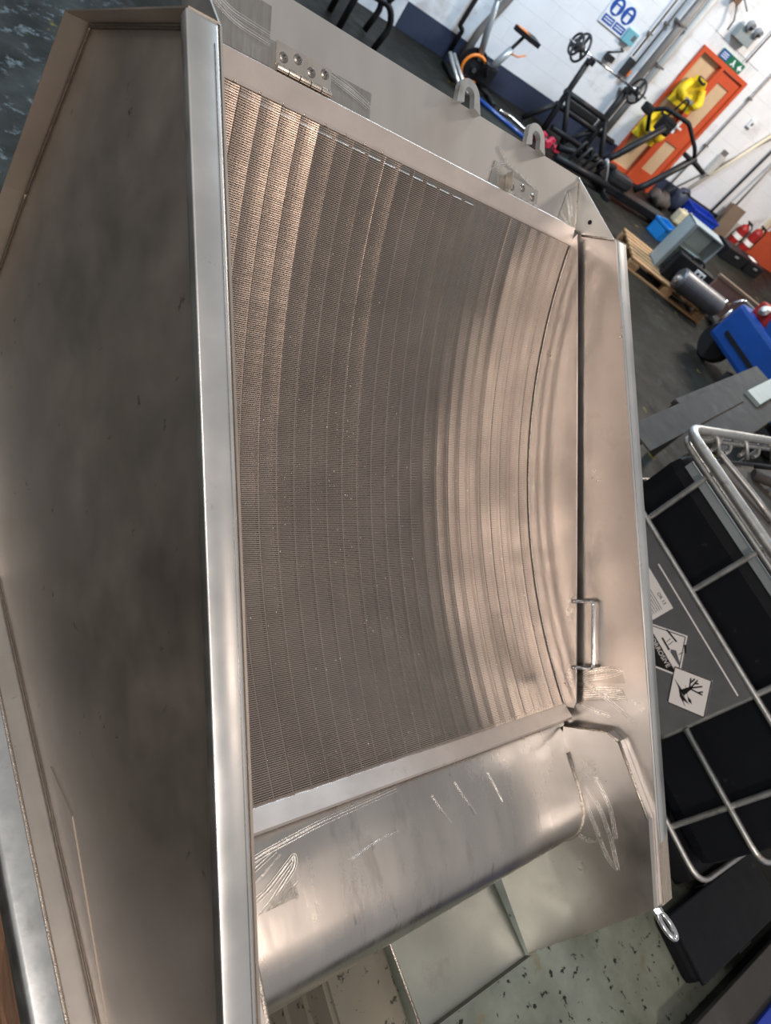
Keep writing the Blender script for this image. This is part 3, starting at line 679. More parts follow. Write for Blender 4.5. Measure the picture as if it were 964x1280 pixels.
for a, b in (((.40, .592), (.395, .566)), ((.385, .596), (.38, .566)), ((.325, .61), (.325, .585))): line(a, b, .0025, ink, l2)
flat([(.345, .585), (.29, .570), (.285, .560), (.35, .557), (.36, .566)], .0003, .0007).build('print_hand', plate_m, l2)
# label 3, dead tree and fish
c3 = (.172, .541)
l3 = flat(dia(c3, .120), .0006, .0012).build('environment_label', white_l, lp)
dd = dia(c3, .116)
for k in range(4): line(dd[k], dd[(k + 1) % 4], .005, ink, l3, .0020)
def pr(poly): return flat([(c3[0] - a, c3[1] + b) for a, b in poly], .0003, .0020).build('print_shape', ink, l3)
pr([(-.022, -.028), (-.016, .022), (-.006, .022), (.004, -.028)])
for a, b, c_, d_ in ((-.012, .010, -.046, .040), (-.012, .018, -.026, .062), (-.010, .018, .004, .066), (-.008, .012, .034, .046), (-.030, .030, -.036, .054), (.018, .032, .024, .056), (-.02, .04, -.012, .058)):
    line((c3[0] - a, c3[1] + b), (c3[0] - c_, c3[1] + d_), .0065, ink, l3, .0020)
pr([(-.075, -.030), (-.012, -.024), (.012, -.030), (-.02, -.036)])
pr([(-.03, -.036), (.045, -.030), (.02, -.045), (.05, -.052), (.0, -.050)])
pr([(.012, -.018), (.032, -.012), (.05, -.018), (.034, -.026)])
line((c3[0] + .03, c3[1] - .0), (c3[0] - .03, c3[1] - .024), .002, ink, l3, .0020)

# ================================================================== behind the container
bench = thing('steel_bench', 'grey sheet steel bench behind the black liquid container', 'bench', (4.3, 1.62, 0), 0.30)
MB().box((-.66, -.26, .93), (1.2, .12, .965), .004).build('bench_top', sheet_m, bench)
for x in (-.6, 1.1):
    for y in (-.22, .08): MB().box((x - .03, y - .03, 0), (x + .03, y + .03, .93)).build('leg', sheet_m, bench)
MB().box((-.66, -.26, .85), (1.2, -.23, .93)).build('apron', yellow_s, bench)
pl = tag(MB().prism([(-.9, -.075, 0), (.82, -.075, 0), (.82, .075, 0), (-.9, .075, 0)], (0, 0, .01)).build('steel_plate', sheet_m), 'flat grey steel plate with two bolt holes lying on the bench', 'plate')
pl.location = (3.80, 1.475, .966); pl.rotation_euler = (0, 0, .30)
for y in (-.05, .05): MB().cyl((.77, y, .0095), (.77, y, .0112), .008, 12).build('bolt_hole', black_m, pl)
strip = tag(MB().box((-.4, -.06, 0), (.5, .06, .03), .004).build('pale_channel', pale_m), 'pale green steel channel lying on the bench beyond the grey plate', 'channel')
strip.location = (5.12, 1.79, .966); strip.rotation_euler = (0, 0, .30)

# black box added for the dark floor shadow; blue pallet at the lower right
dr = thing('shadow_box', 'flat black box standing in for shadow on the floor at the foot of the black liquid container', 'stand-in', (3.10, -.680, 0), .02)
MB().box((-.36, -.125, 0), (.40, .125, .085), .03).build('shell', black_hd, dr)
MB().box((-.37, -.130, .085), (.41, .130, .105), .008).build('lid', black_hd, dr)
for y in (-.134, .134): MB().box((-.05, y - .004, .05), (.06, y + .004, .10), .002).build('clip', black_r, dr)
bpal = thing('steel_pallet', 'dark steel pallet with blue bars on the floor in the lower right corner', 'pallet', (3.4, -1.28, 0), .03)
MB().box((-.95, -.40, .08), (.9, .42, .11), .004).build('deck', sheet_m, bpal)
for y in (-.36, .38): MB().box((-.95, y - .03, 0), (.9, y + .03, .08)).build('runner', black_m, bpal)
for y in (-.32, -.06, .24): MB().box((-.95, y - .045, .11), (.9, y + .045, .135), .006).build('blue_bar', blue_c, bpal)

# ================================================================== WALL ITEMS
def wthing(name, label, cat, s, q, z=0, group=None): return thing(name, label, cat, wpt(s, q, z), YAW, group)
sg = wthing('mandatory_sign', 'blue and white safety sign with two round pictograms on white wall', 'sign', 6.88, .0)
MB().box((-.23, -.012, 1.36), (.23, -.001, 1.73)).build('board', sign_w, sg)
for x in (-.11, .11):
    MB().lathe([(.105, 0), (.105, .003)], (x, -.012, 1.60), (0, -1, 0), 28).build('blue_disc', blue_sign, sg)
    MB().lathe([(.045, 0), (.045, .002)], (x, -.015, 1.625), (0, -1, 0), 18).build('pictogram_head', sign_w, sg)
    MB().box((x - .04, -.017, 1.525), (x + .04, -.015, 1.59)).build('pictogram_body', sign_w, sg)
    MB().box((x - .05, -.0185, 1.61), (x + .05, -.0172, 1.632)).build('pictogram_band', blue_sign, sg)
    MB().box((x - .10, -.014, 1.385), (x + .10, -.012, 1.475)).build('text_panel', blue_sign, sg)
    for k in range(2): MB().box((x - .075, -.0155, 1.44 - k * .03), (x + .075, -.014, 1.452 - k * .03)).build('white_line', sign_w, sg)
tb = wthing('document_box', 'teal card box fixed to white wall beside the safety sign', 'box', 7.21, .0)
MB().box((-.10, -.05, 1.36), (.10, -.001, 1.52), .004).build('box_body', teal_m, tb)
MB().box((.02, -.053, 1.42), (.08, -.05, 1.49)).build('printed_patch', plate_m, tb)
ex = wthing('exit_sign', 'green exit sign with running figure and arrow above the red door', 'sign', 8.92, .0)
MB().box((-.27, -.012, 1.925), (.27, -.001, 2.045)).build('board', green_m, ex)
MB().box((-.265, -.014, 1.935), (-.09, -.012, 2.035)).build('blue_field', blue_sign, ex)
for k in range(3): MB().box((-.245, -.0155, 1.952 + k * .026), (-.11, -.014, 1.962 + k * .026)).build('white_line', sign_w, ex)
MB().prism([(.0, -.014, 1.945), (.035, -.014, 1.985), (.02, -.014, 2.02), (.05, -.014, 2.02), (.065, -.014, 1.985), (.10, -.014, 1.945), (.075, -.014, 1.942), (.05, -.014, 1.97), (.025, -.014, 1.94)], (0, .002, 0)).build('running_figure', sign_w, ex)
MB().prism([(.15, -.014, 1.98), (.21, -.014, 2.03), (.21, -.014, 1.995), (.25, -.014, 1.995), (.25, -.014, 1.965), (.21, -.014, 1.965), (.21, -.014, 1.935)], (0, .002, 0)).build('arrow', sign_w, ex)
em = wthing('emergency_light', 'grey emergency light box with two lamp heads high on the wall', 'light', 8.74, .0)
MB().box((-.18, -.10, 2.20), (.16, -.001, 2.36), .008).build('housing', cab_m, em)
for x in (-.10, .09):
    hd = MB().lathe([(.03, 0), (.06, .03), (.065, .10), (.055, .105)], (x, -.05, 2.42), (.2, -1, -.3), 18).build('lamp_head', grey_p, em)
    MB().tube([(x, -.05, 2.36), (x, -.05, 2.42)], .012, 8).build('swivel', black_m, hd)
    MB().lathe([(.05, 0), (.02, .012)], Vector((x, -.05, 2.42)) + Vector((.2, -1, -.3)).normalized() * .105, (.2, -1, -.3), 16).build('lens', chrome, hd)
def pipe(label, pts, r, m, cat='pipe', name='wall_pipe', clips=()):
    o = wthing(name, label, cat, pts[0][0], 0)
    MB().tube(fillet([(a - pts[0][0], -b, c) for a, b, c in pts], .05), r, 12).build('pipe_run', m, o)
    for z in clips:
        MB().box((-r - .02, -pts[0][1] - r - .006, z), (r + .02, -.0, z + .025)).build('bracket', pipe_g, o)
    return o
pipe('thick grey brown pipe rising up the wall left of the red door', [(7.70, .10, .0), (7.70, .10, 2.9)], .055, pipe_g, clips=(.9, 1.9))
pipe('pale round duct beside the thick brown pipe on the wall', [(7.86, .09, .35), (7.86, .09, 2.9)], .05, pipe_w, clips=(1.4,))
pipe('thin conduit on the wall nearest the teal box', [(7.44, .03, 1.30), (7.44, .03, 2.9)], .014, pipe_g, clips=(1.6,))
pipe('thin conduit on the wall beside the thick brown pipe', [(7.56, .03, 1.20), (7.56, .03, 2.9)], .014, pipe_g, clips=(1.8,))
pipe('brown pipe down to the floor behind the exercise bike', [(5.24, .08, .0), (5.24, .08, .5), (5.36, .08, 1.0), (5.36, .08, 1.6)], .05, pipe_g)
pipe('dark bent pipe on the wall left of the exercise bike', [(5.05, .06, .13), (5.05, .06, .40), (4.98, .06, .42), (4.98, .06, 1.3)], .030, black_m)
pipe('thin black conduit up the wall right of the red door', [(9.70, .03, .15), (9.70, .03, 2.6)], .014, pipe_g, clips=(1.0, 1.8))
pipe('slim cable running up high over the red door', [(9.12, .03, 2.08), (9.12, .03, 3.0)], .010, black_m)
pipe('tall black cable up the wall above the blue crate', [(10.90, .04, .30), (10.90, .04, 1.8)], .018, black_m)
pipe('grey pole leaning on the wall above the brown boards', [(11.05, .22, .35), (11.15, .04, 1.6)], .020, pipe_g)
pipe('long pale handrail pipe sloping up along the right wall', [(10.02, .05, .25), (10.65, .05, 1.75)], .024, cream_m)
pipe('long grey pipe sloping up just beyond the pale handrail pipe', [(9.72, .04, .12), (10.9, .04, 1.95)], .014, pipe_g)
sk = wthing('wall_socket', 'white square socket plate on the wall right of the red door', 'socket', 10.12, 0)
MB().box((-.06, -.03, 1.53), (.06, -.001, 1.65), .006).build('plate', sign_w, sk); MB().lathe([(.025, 0), (.025, .004)], (0, -.03, 1.59), (0, -1, 0), 16).build('outlet', plate_m, sk)
jb = wthing('junction_box', 'pale grey junction box low on the wall beside the handrail pipe', 'box', 10.12, 0)
MB().box((-.05, -.08, .72), (.07, -.001, 1.04), .006).build('box_body', pipe_w, jb); MB().box((-.03, -.06, 1.04), (.05, -.001, 1.12)).build('gland', pipe_g, jb)
br = wthing('pipe_bracket', 'small bent bracket with dark fitting under the safety sign', 'bracket', 7.16, 0)
MB().tube(fillet([(-.08, -.01, 1.16), (-.08, -.10, 1.20), (0, -.12, 1.26), (.06, -.10, 1.28), (.06, -.01, 1.28)], .03), .014, 8).build('arm', dark_iron, br)
MB().box((-.10, -.06, 1.08), (.06, -.01, 1.16), .01).build('fitting', dark_iron, br)
sw = wthing('junction_box', 'dark switch with yellow tab on the wall between two conduits', 'switch', 7.50, 0)
MB().box((-.07, -.09, 1.06), (.02, -.001, 1.28), .008).build('body', dark_iron, sw); MB().box((.03, -.06, 1.08), (.08, -.001, 1.16), .006).build('tab', orange_m, sw)
fl_ = wthing('pipe_fitting', 'rusty pipe fitting with thin stubs high on the wall above the exit sign', 'fitting', 8.15, .03)
MB().box((-.02, -.08, 2.45), (.09, -.0, 2.60), .01).build('block', wood_old, fl_)
MB().tube([(.05, -.04, 2.50), (.22, -.06, 2.32), (.24, -.06, 2.20)], .012, 8).build('stub', pipe_g, fl_); MB().tube([(.10, -.04, 2.56), (.30, -.05, 2.48)], .010, 8).build('stub', pipe_g, fl_)
# hi-vis garments hung in front of the door's side light
def garment(label, s, z0, z1, wd, q=.12):
    g_ = wthing('hi_vis_jacket', label, 'jacket', s, q, 0, None)
    n_ = 9; prof = []
    A_ = []; B_ = []
    for i in range(n_):
        f_ = i / (n_ - 1); z = z1 + (z0 - z1) * f_
        ww = wd * (.35 + .65 * min(1, f_ * 3)) / 2
        A_.append((-ww + .02 * math.sin(5 * f_), -.02 * math.sin(9 * f_), z)); B_.append((ww + .02 * math.cos(6 * f_), -.03 * math.cos(7 * f_), z))
    body = MB().sheet(A_, B_, (0, .07, 0)).build('body', yellow_m, g_)
    for sx in (-1, 1):
        MB().tube([(sx * wd * .35, -.0, z1 - .10), (sx * wd * .55, -.05, z1 - .25), (sx * wd * .42, -.09, (z0 + z1) / 2 - .05), (sx * wd * .3, -.10, z0 + .10)], [.05, .06, .055, .045], 10).build('sleeve', yellow_m, g_)
    MB().box((-wd * .42, -.055, z0 + .12), (wd * .42, -.03, z0 + .17)).build('reflective_band', grey_p, g_)
    MB().tube(arc((0, -.01, z1 - .02), 1, 0, 360, 16, (.07, 0, 0), (0, .05, .02))[:-1], .018, 8, closed=True).build('collar', black_m, g_)
    return g_
garment('yellow hi-vis jacket hung at the upper side pane of the red door', 8.62, 1.18, 1.62, .42)
garment('yellow hi-vis jacket hung at the lower side pane of the red door', 8.50, .58, 1.04, .40)

hb_ = wthing('harness_bag', 'black bag with strap hung between the two yellow jackets', 'bag', 8.44, .36)
MB().box((-.14, -.06, .82), (.14, .05, 1.06), .04).build('bag_body', black_m, hb_)
MB().tube(fillet([(-.10, -.02, 1.05), (-.04, -.02, 1.34), (.04, -.02, 1.34), (.10, -.02, 1.05)], .05), .014, 8).build('strap', black_r, hb_)
MB().box((-.10, -.075, .86), (.10, -.06, .98), .01).build('pocket', black_r, hb_)

# ================================================================== GYM CORNER
bk_ = wthing('exercise_bike', 'black and grey exercise bike with orange ringed flywheel by the white wall', 'bike', 5.2, .5)
def B(s, y, z): return Vector((s - 5.2, y, z))
MB().lathe([(.02, -.02), (.15, -.02), (.16, -.01), (.16, .01), (.15, .02), (.02, .02)], B(5.20, 0, .21), (0, 1, 0), 28).build('flywheel', black_m, bk_)
MB().tube(arc(B(5.20, -.03, .21), .160, 0, 360, 32, (1, 0, 0), (0, 0, 1))[:-1], .020, 8, closed=True).build('orange_ring', orange_m, bk_)
MB().lathe([(.215, -.012), (.22, 0), (.215, .012)], B(5.20, .035, .21), (0, 1, 0), 28).build('wheel_guard', black_m, bk_)
MB().lathe([(.03, 0), (.03, .05)], B(5.20, -.02, .21), (0, -1, 0), 12).build('hub', chrome, bk_)
MB().box(B(5.28, -.06, .10), B(5.52, .06, .36), .04).build('crank_guard', black_m, bk_)
MB().tube([B(5.22, 0, .32), B(5.10, 0, .62), B(4.99, 0, .95)], [.038, .042, .034], 12).build('front_post', grey_p, bk_)
MB().tube(fillet([B(4.99, -.22, 1.06), B(4.92, -.18, 1.10), B(4.98, 0, .98), B(4.92, .18, 1.10), B(4.99, .22, 1.06)], .05), .015, 8).build('handlebar', black_m, bk_)
MB().box(B(4.94, -.06, .98), B(5.02, .06, 1.10), .015).build('console', black_m, bk_)
MB().tube([B(5.41, 0, .28), B(5.52, 0, .62)], .046, 12).build('seat_tube', grey_p, bk_)
MB().tube([B(5.50, 0, .58), B(5.57, 0, .82)], .022, 12).build('seat_post', dark_iron, bk_)
sd = MB().prism([B(5.39, -.03, .80), B(5.39, .03, .80), B(5.60, .10, .80), B(5.76, .11, .80), B(5.76, -.11, .80), B(5.60, -.10, .80)], (0, 0, .055)).build('saddle', black_m, bk_)
MB().prism([B(5.41, -.025, .856), B(5.41, .025, .856), B(5.58, .07, .856), B(5.58, -.07, .856)], (0, 0, .006)).build('yellow_inlay', orange_m, sd)
MB().tube([B(5.53, -.04, .58), B(5.62, -.06, .60), B(5.70, -.06, .66)], .010, 8).build('adjuster_knob', orange_m, bk_)
for s_ in (4.95, 5.62): MB().tube([B(s_, -.24, .035), B(s_, .24, .035)], .03, 10).build('stabiliser', black_m, bk_)
MB().tube([B(4.95, 0, .04), B(5.2, 0, .10), B(5.62, 0, .04)], .025, 10).build('base_bar', black_m, bk_)
for sg_ in (-1, 1):
    cr = MB().tube([B(5.40, sg_ * .07, .22), B(5.40 + sg_ * .10, sg_ * .09, .10 if sg_ > 0 else .36)], .010, 8).build('crank', dark_iron, bk_)
    c_ = B(5.40 + sg_ * .10, sg_ * .13, .10 if sg_ > 0 else .36); MB().box(c_ - Vector((.05, .04, .01)), c_ + Vector((.05, .04, .01)), .005).build('pedal', black_m, cr)

rk = wthing('weight_bench_rack', 'black steel weight rack with angled uprights against the white wall', 'rack', 6.85, .55)
def K(s, y, z): return Vector((s - 6.85, y, z))
def bar(nm, pts, r=.040, m=black_m, par=rk): return MB().tube(fillet(pts, .04), r, 8).build(nm, m, par)
for s0, dy in ((6.52, 0), (7.30, 0)):
    bar('upright', [K(s0 + .02, -.10, .03), K(s0 + .03, -.02, .46), K(s0, 0, 1.04)])
    bar('foot', [K(s0 - .28, .05, .04), K(s0 + .03, -.02, .46)], .036)
    bar('strut', [K(s0 + .38, -.25, .03), K(s0 + .03, -.02, .62)], .036)
    MB().box(K(s0 - .03, -.105, 1.00), K(s0 + .03, -.03, 1.07)).build('bar_hook', black_m, rk)
bar('cross_bar', [K(6.5, -.02, .60), K(7.35, -.02, .60)]); bar('cross_bar', [K(6.5, -.02, .42), K(7.7, -.02, .42)]); bar('cross_bar', [K(6.55, -.2, .20), K(7.5, -.2, .20)])
MB().box(K(6.62, -.05, .46), K(7.22, -.02, .56), .02).build('back_pad', black_r, rk)
bb_ = wthing('barbell', 'chrome barbell lying across the black weight rack', 'barbell', 6.82, .625, 1.085)
MB().tube([(-.78, 0, 0), (.78, 0, 0)], .013, 12).build('bar', chrome, bb_)
for x in (-.52, .50): MB().tube([(x, 0, 0), (x + .05, 0, 0)], .03, 14).build('collar', chrome, bb_)
for x in (-.25, .12, .33): MB().tube([(x, 0, 0), (x + .09, 0, 0)], .0145, 12).build('grip_knurl', dark_iron, bb_)
def wplate(s, r, label):
    o = wthing('weight_plate', label, 'weight plate', s, .625, 1.085); o.rotation_euler = (0, 0, YAW)
    MB().tube(arc((0, 0, 0), r - .014, 0, 360, 32, (0, 1, 0), (0, 0, 1))[:-1], .016, 8, closed=True).build('rim', dark_iron, o)
    MB().lathe([(.016, -.024), (.055, -.024), (.055, .024), (.016, .024)], (0, 0, 0), (1, 0, 0), 20).build('hub', dark_iron, o)
    for k in range(3):
        a = math.radians(90 + 120 * k); d_ = Vector((0, math.cos(a), math.sin(a))); s_ = Vector((0, -d_.z, d_.y))
        MB().prism([d_ * .04 + s_ * .016, d_ * (r - .015) + s_ * .026, d_ * (r - .015) - s_ * .026, d_ * .04 - s_ * .016], (.014, 0, 0)).build('spoke', dark_iron, o)
wplate(6.25, .175, 'larger three-hole iron plate on the left end of the barbell'); wplate(6.16, .135, 'smaller iron plate outermost on the left end of the barbell'); wplate(7.40, .165, 'three-hole iron plate on the right end of the barbell')

wm = wthing('weight_machine', 'long low black exercise machine with two padded lever arms before the red door', 'machine', 7.5, 1.35)
def G(s, y, z): return Vector((s - 7.5, y, z))
MB().box(G(7.30, -.12, .06), G(8.78, .12, .17), .02).build('base_beam', black_m, wm)
MB().box(G(7.36, -.10, .17), G(7.75, .10, .34), .05).build('pivot_housing', dark_iron, wm)
for y, s0 in ((.22, 7.40), (-.20, 7.80)):
    bar('lever_arm', [G(s0 - .10, y, .30), G(s0 + .02, y, .44), G(s0 + .36, y, 1.02)], .046, black_m, wm)
gp = bar('grip_loop', [G(8.15, -.20, 1.00), G(8.02, -.2, 1.10), G(7.75, -.08, 1.26), G(7.45, .1, 1.22), G(7.35, .22, 1.08), G(7.55, .22, .88)], .028, black_r, wm)
MB().box(G(7.22, .14, 1.02), G(7.36, .26, 1.14), .03).build('pad', black_r, wm)
MB().tube([G(7.95, -.2, .98), G(8.25, -.2, .96), G(8.46, -.2, .93)], [.03, .034, .03], 10).build('pad', black_r, wm)
bar('side_beam', [G(6.45, .10, .16), G(6.9, .10, .26), G(7.40, .05, .33)], .045, black_m, wm); bar('side_beam', [G(6.35, -.10, .10), G(7.35, -.10, .14)], .050, black_m, wm)
for k in range(5): bar('link_tube', [G(6.55 + k * .16, -.1 + .04 * k, .12), G(6.70 + k * .13, .02, .42 - .03 * k), G(6.85 + k * .12, .1, .28)], .020, dark_iron if k % 2 else black_m, wm)
lg = bar('steel_leg', [G(7.06, -.10, .40), G(7.18, -.10, .30), G(7.40, -.10, .03)], .024, grey_p, wm)
MB().lathe([(.07, 0), (.065, .02), (.02, .03)], G(7.42, -.10, .0), (0, 0, 1), 16).build('foot_disc', grey_p, lg)
for s_ in (7.40, 8.70): MB().box(G(s_ - .05, -.25, 0), G(s_ + .05, .25, .06), .01).build('cross_foot', black_m, wm)
chr_ = wthing('tube_frame_chair', 'black tube framed chair beyond the far edge of the sieve header', 'chair', 3.35, 1.15)
for y in (-.22, .22):
    MB().tube(fillet([(-.22, y, .0), (-.20, y, .44), (.16, y, .46), (.27, y, .30), (.22, y, .02)], .10), .034, 10).build('leg_frame', black_m, chr_)
    MB().tube(fillet([(-.20, y, .44), (-.27, y, .85)], .05), .032, 10).build('back_tube', black_m, chr_)
    MB().tube(fillet([(-.24, y, .62), (.05, y, .64), (.16, y, .56), (.10, y, .46)], .08), .030, 10).build('arm_tube', black_m, chr_)
MB().box((-.21, -.21, .44), (.17, .21, .49), .02).build('seat', black_r, chr_)
MB().box((-.28, -.20, .60), (-.24, .20, .85), .015).build('backrest', black_r, chr_)
for k in range(3):
    d_ = wthing('dumbbell', ('red dumbbell on the floor under the weight rack, leftmost of three', 'red dumbbell on the floor under the weight rack, middle of three', 'red dumbbell on the floor under the weight rack, rightmost of three')[k], 'dumbbell', 6.34 + k * .17, .86, .06, 'red dumbbells under the weight rack')
    MB().tube([(0, -.09, 0), (0, .09, 0)], .016, 8).build('grip', chrome, d_)
    for sy in (-1, 1): MB().lathe([(.05, 0), (.06, .015), (.06, .05), (.05, .065)], (0, sy * .065, 0), (0, sy, 0), 6).build('head', pinkred, d_)
o = tag(MB().tube(fillet([wpt(5.72, .74, .03), wpt(5.84, .72, .02), wpt(5.95, .68, .025), wpt(6.12, .80, .02), wpt(6.16, .84, .02)], .06), .022, 10).build('silver_hose', chrome), 'crinkled silver hose lying on the floor between bike and rack', 'hose')
o = tag(MB().tube(fillet([wpt(5.30, .80, .03), wpt(5.65, .98, .02), wpt(6.02, 1.16, .02)], .06), .028, 8).build('blue_strap', blue_m), 'blue rolled strap on the floor just beyond the sieve header', 'strap')
for k, (a, q0, a1, q1) in enumerate(((4.80, .55, 4.98, .95), (4.88, .50, 5.10, .92))):
    o = tag(MB().tube([wpt(a, q0, .22), wpt((a + a1) / 2, (q0 + q1) / 2, .12), wpt(a1, q1, .03)], .026, 10).build('grey_tube', galv), ('grey metal tube leaning left of the exercise bike, nearer the wall', 'grey metal tube leaning left of the exercise bike, nearer the wheel')[k], 'tube')

# ================================================================== RIGHT BACKGROUND
bg = wthing('tool_bag', 'dark grey bag slumped on the floor by the foot of the red door', 'bag', 9.38, .40)
bm_ = bmesh.new(); bmesh.ops.create_uvsphere(bm_, u_segments=16, v_segments=10, radius=1)
for v in bm_.verts: v.co = Vector((v.co.x * .24, v.co.y * .15, max(-.9, v.co.z) * .12 + .11 + .03 * math.sin(7 * v.co.x)))
MB().bm(bm_, None, True).build('bag_body', dusty, bg)
MB().tube(arc((0, 0, .18), 1, 0, 180, 10, (.12, 0, 0), (0, -.02, .09)), .012, 8).build('strap', black_r, bg)
for k in range(2):
    j = wthing('plastic_jug', ('cream plastic jug on the floor before the blue crate, left of the pair', 'cream plastic jug on the floor before the blue crate, right of the pair')[k], 'jug', 9.76 + k * .21, .62 - k * .02, 0, 'cream plastic jugs')
    MB().box((-.085, -.07, 0), (.085, .07, .21), .03).build('jug_body', jug_m, j)
    MB().lathe([(.02, 0), (.02, .035), (.0, .036)], (.03, 0, .205), (0, 0, 1), 12).build('cap', blue_sign if k else jug_m, j)
    MB().tube(arc((-.03, 0, .20), 1, 0, 180, 8, (.035, 0, 0), (0, 0, .035)), .009, 8).build('handle', jug_m, j)
def crate(name, label, s, q, sx, sy, h, m, ribs=3, rot=0):
    c = wthing(name, label, 'crate', s, q); c.rotation_euler = (0, 0, YAW + rot)
    t_ = .012
    MB().box((-sx, -sy, 0), (sx, sy, t_)).box((-sx, -sy, 0), (sx, -sy + t_, h)).box((-sx, sy - t_, 0), (sx, sy, h)).box((-sx, -sy, 0), (-sx + t_, sy, h)).box((sx - t_, -sy, 0), (sx, sy, h)).build('shell', m, c)
    MB().box((-sx - .012, -sy - .012, h - .03), (sx + .012, -sy + .004, h)).box((-sx - .012, sy - .004, h - .03), (sx + .012, sy + .012, h)).box((-sx - .012, -sy, h - .03), (-sx + .004, sy, h)).box((sx - .004, -sy, h - .03), (sx + .012, sy, h)).build('rim', m, c)
    for k in range(ribs):
        x = -sx + (k + .5) * 2 * sx / ribs; MB().box((x - .01, -sy - .01, .02), (x + .01, -sy + .002, h - .03)).build('rib', m, c)
    return c
crate('plastic_crate', 'royal blue plastic crate against the wall behind the cream jugs', 10.42, .32, .34, .17, .30, blue_c)
crate('plastic_crate', 'bright sky blue tub on the floor before the grey cabinet', 8.46, 1.75, .16, .13, .22, blue_b, 2, .3)
bl = wthing('bundle', 'dark navy bundle stuffed in behind the royal blue crate', 'bundle', 9.93, .18)
bm_ = bmesh.new(); bmesh.ops.create_icosphere(bm_, subdivisions=3, radius=1)
for v in bm_.verts: v.co = Vector((v.co.x * .13, v.co.y * .13, v.co.z * .20 + .21)) * (1 + .06 * math.sin(9 * v.co.x + 5 * v.co.z))
MB().bm(bm_, None, True).build('cloth', navy_m, bl); MB().tube([(-.10, -.06, .34), (0, -.10, .39), (.10, -.06, .34)], .012, 8).build('cord', black_r, bl)
for k, (s, q, h, a) in enumerate(((11.00, .42, .66, .10), (11.20, .14, .60, .05))):
    o = tag(MB().box((-.16, -.02, 0), (.20, .02, h), .003).build('brown_board', card_m), ('tall brown board leaning on the wall right of the royal blue crate', 'shorter brown board leaning on the wall near the fire extinguishers')[k], 'board')
    o.location = wpt(s, q); o.rotation_euler = (-a * 1.5, 0, YAW)
st_ = wthing('extinguisher_stand', 'grey stand holding two red fire extinguishers by the right wall', 'stand', 11.78, .22)
MB().box((-.32, -.16, 0), (.42, .12, .05), .01).box((-.32, .08, .05), (.42, .12, .42), .01).build('stand_body', pipe_w, st_)
for k, (s, h) in enumerate(((11.62, .44), (11.98, .50))):
    e = wthing('fire_extinguisher', ('red fire extinguisher on the grey stand, left of the two', 'red fire extinguisher on the grey stand, nearer the second red door')[k], 'extinguisher', s, .25, .055, 'fire extinguishers')
    MB().lathe([(.085, 0), (.09, .01), (.09, h - .08), (.07, h - .03), (.025, h), (.025, h + .03)], (0, 0, 0), (0, 0, 1), 20).build('cylinder', red_m, e)
    MB().box((-.03, -.06, h + .03), (.03, .05, h + .06), .008).build('valve', black_m, e); MB().tube(fillet([(.02, 0, h + .04), (.12, -.03, h - .0), (.10, -.05, .15)], .05), .012, 8).build('hose', black_r, e)
    MB().lathe([(.0905, .18), (.0905, .26)], (0, 0, 0), (0, 0, 1), 20).build('label_band', white_l, e)
for k, (s, q, a, b, h, m, lab) in enumerate(((11.12, .80, .30, .18, .22, black_m, 'black box on the floor in front of the brown boards'), (11.80, .75, .22, .18, .20, black_m, 'black box on the floor before the extinguisher stand'))):
    o = wthing('equipment_case', lab, 'case', s, q); MB().box((-a, -b, 0), (a, b, h), .015).build('case_body', m, o); MB().box((-.05, -b - .012, h * .6), (.05, -b, h * .75), .004).build('latch', grey_p, o)
pp = tag(MB().prism([(-.09, -.07, 0), (.09, -.07, 0), (.09, .07, 0), (-.09, .07, 0)], (0, 0, .006)).build('paper_pad', white_l), 'white paper pad lying on the black box by the extinguishers', 'paper'); pp.location = wpt(11.78, .75, .201); pp.rotation_euler = (0, 0, YAW + .2)

# pallet with cabinet, case, tank
PR = math.radians(-33)
pal = thing('wooden_pallet', 'wooden pallet on the floor carrying the grey cabinet and dark tank', 'pallet', (8.34, 4.93, 0), PR)
for k in range(7): MB().box((-.62, -.42 + k * .125, .118), (.62, -.42 + k * .125 + .095, .14), .003).build('deck_board', wood_m, pal)
for y in (-.40, 0, .37): MB().box((-.62, y - .04, .0), (.62, y + .04, .02), .002).build('bottom_board', wood_m, pal)
for x in (-.55, 0, .55):
    MB().box((x - .05, -.42, .096), (x + .05, .43, .118), .002).build('stringer', wood_m, pal)
    for y in (-.38, 0, .37): MB().box((x - .07, y - .045, .02), (x + .07, y + .045, .096), .003).build('block', wood_m, pal)
bpy.context.view_layer.update()
def pw(x, y, z=.1405): return pal.matrix_basis @ Vector((x, y, z))
cb = thing('open_cabinet', 'grey metal cabinet with pale open inside standing on the wooden pallet', 'cabinet', pw(.0, .02), PR + .10)
MB().box((-.25, -.13, 0), (-.235, .13, .63)).box((.235, -.13, 0), (.25, .13, .63)).box((-.25, .118, 0), (.25, .13, .63)).box((-.25, -.13, .615), (.25, .13, .63)).box((-.25, -.13, 0), (.25, .13, .02)).build('carcass', cab_m, cb)
MB().box((-.234, .108, .021), (.234, .117, .614)).build('back_lining', cab_in, cb); MB().box((-.234, -.12, .34), (.234, .107, .352)).build('shelf', cab_in, cb)
MB().box((-.25, -.145, 0), (-.20, -.131, .63), .003).build('front_stile', cab_m, cb)
cs = thing('control_case', 'black control case with pale socket panel in front of the grey cabinet', 'case', pw(.10, -.225), PR)
MB().box((-.26, -.065, 0), (.30, .065, .33), .02).build('case_body', black_m, cs); sp_ = MB().box((.04, -.079, .22), (.18, -.065, .30), .004).build('socket_panel', sign_w, cs)
for x in (.08, .145): MB().lathe([(.018, 0), (.018, .004)], (x, -.079, .26), (0, -1, 0), 12).build('outlet', black_m, sp_)
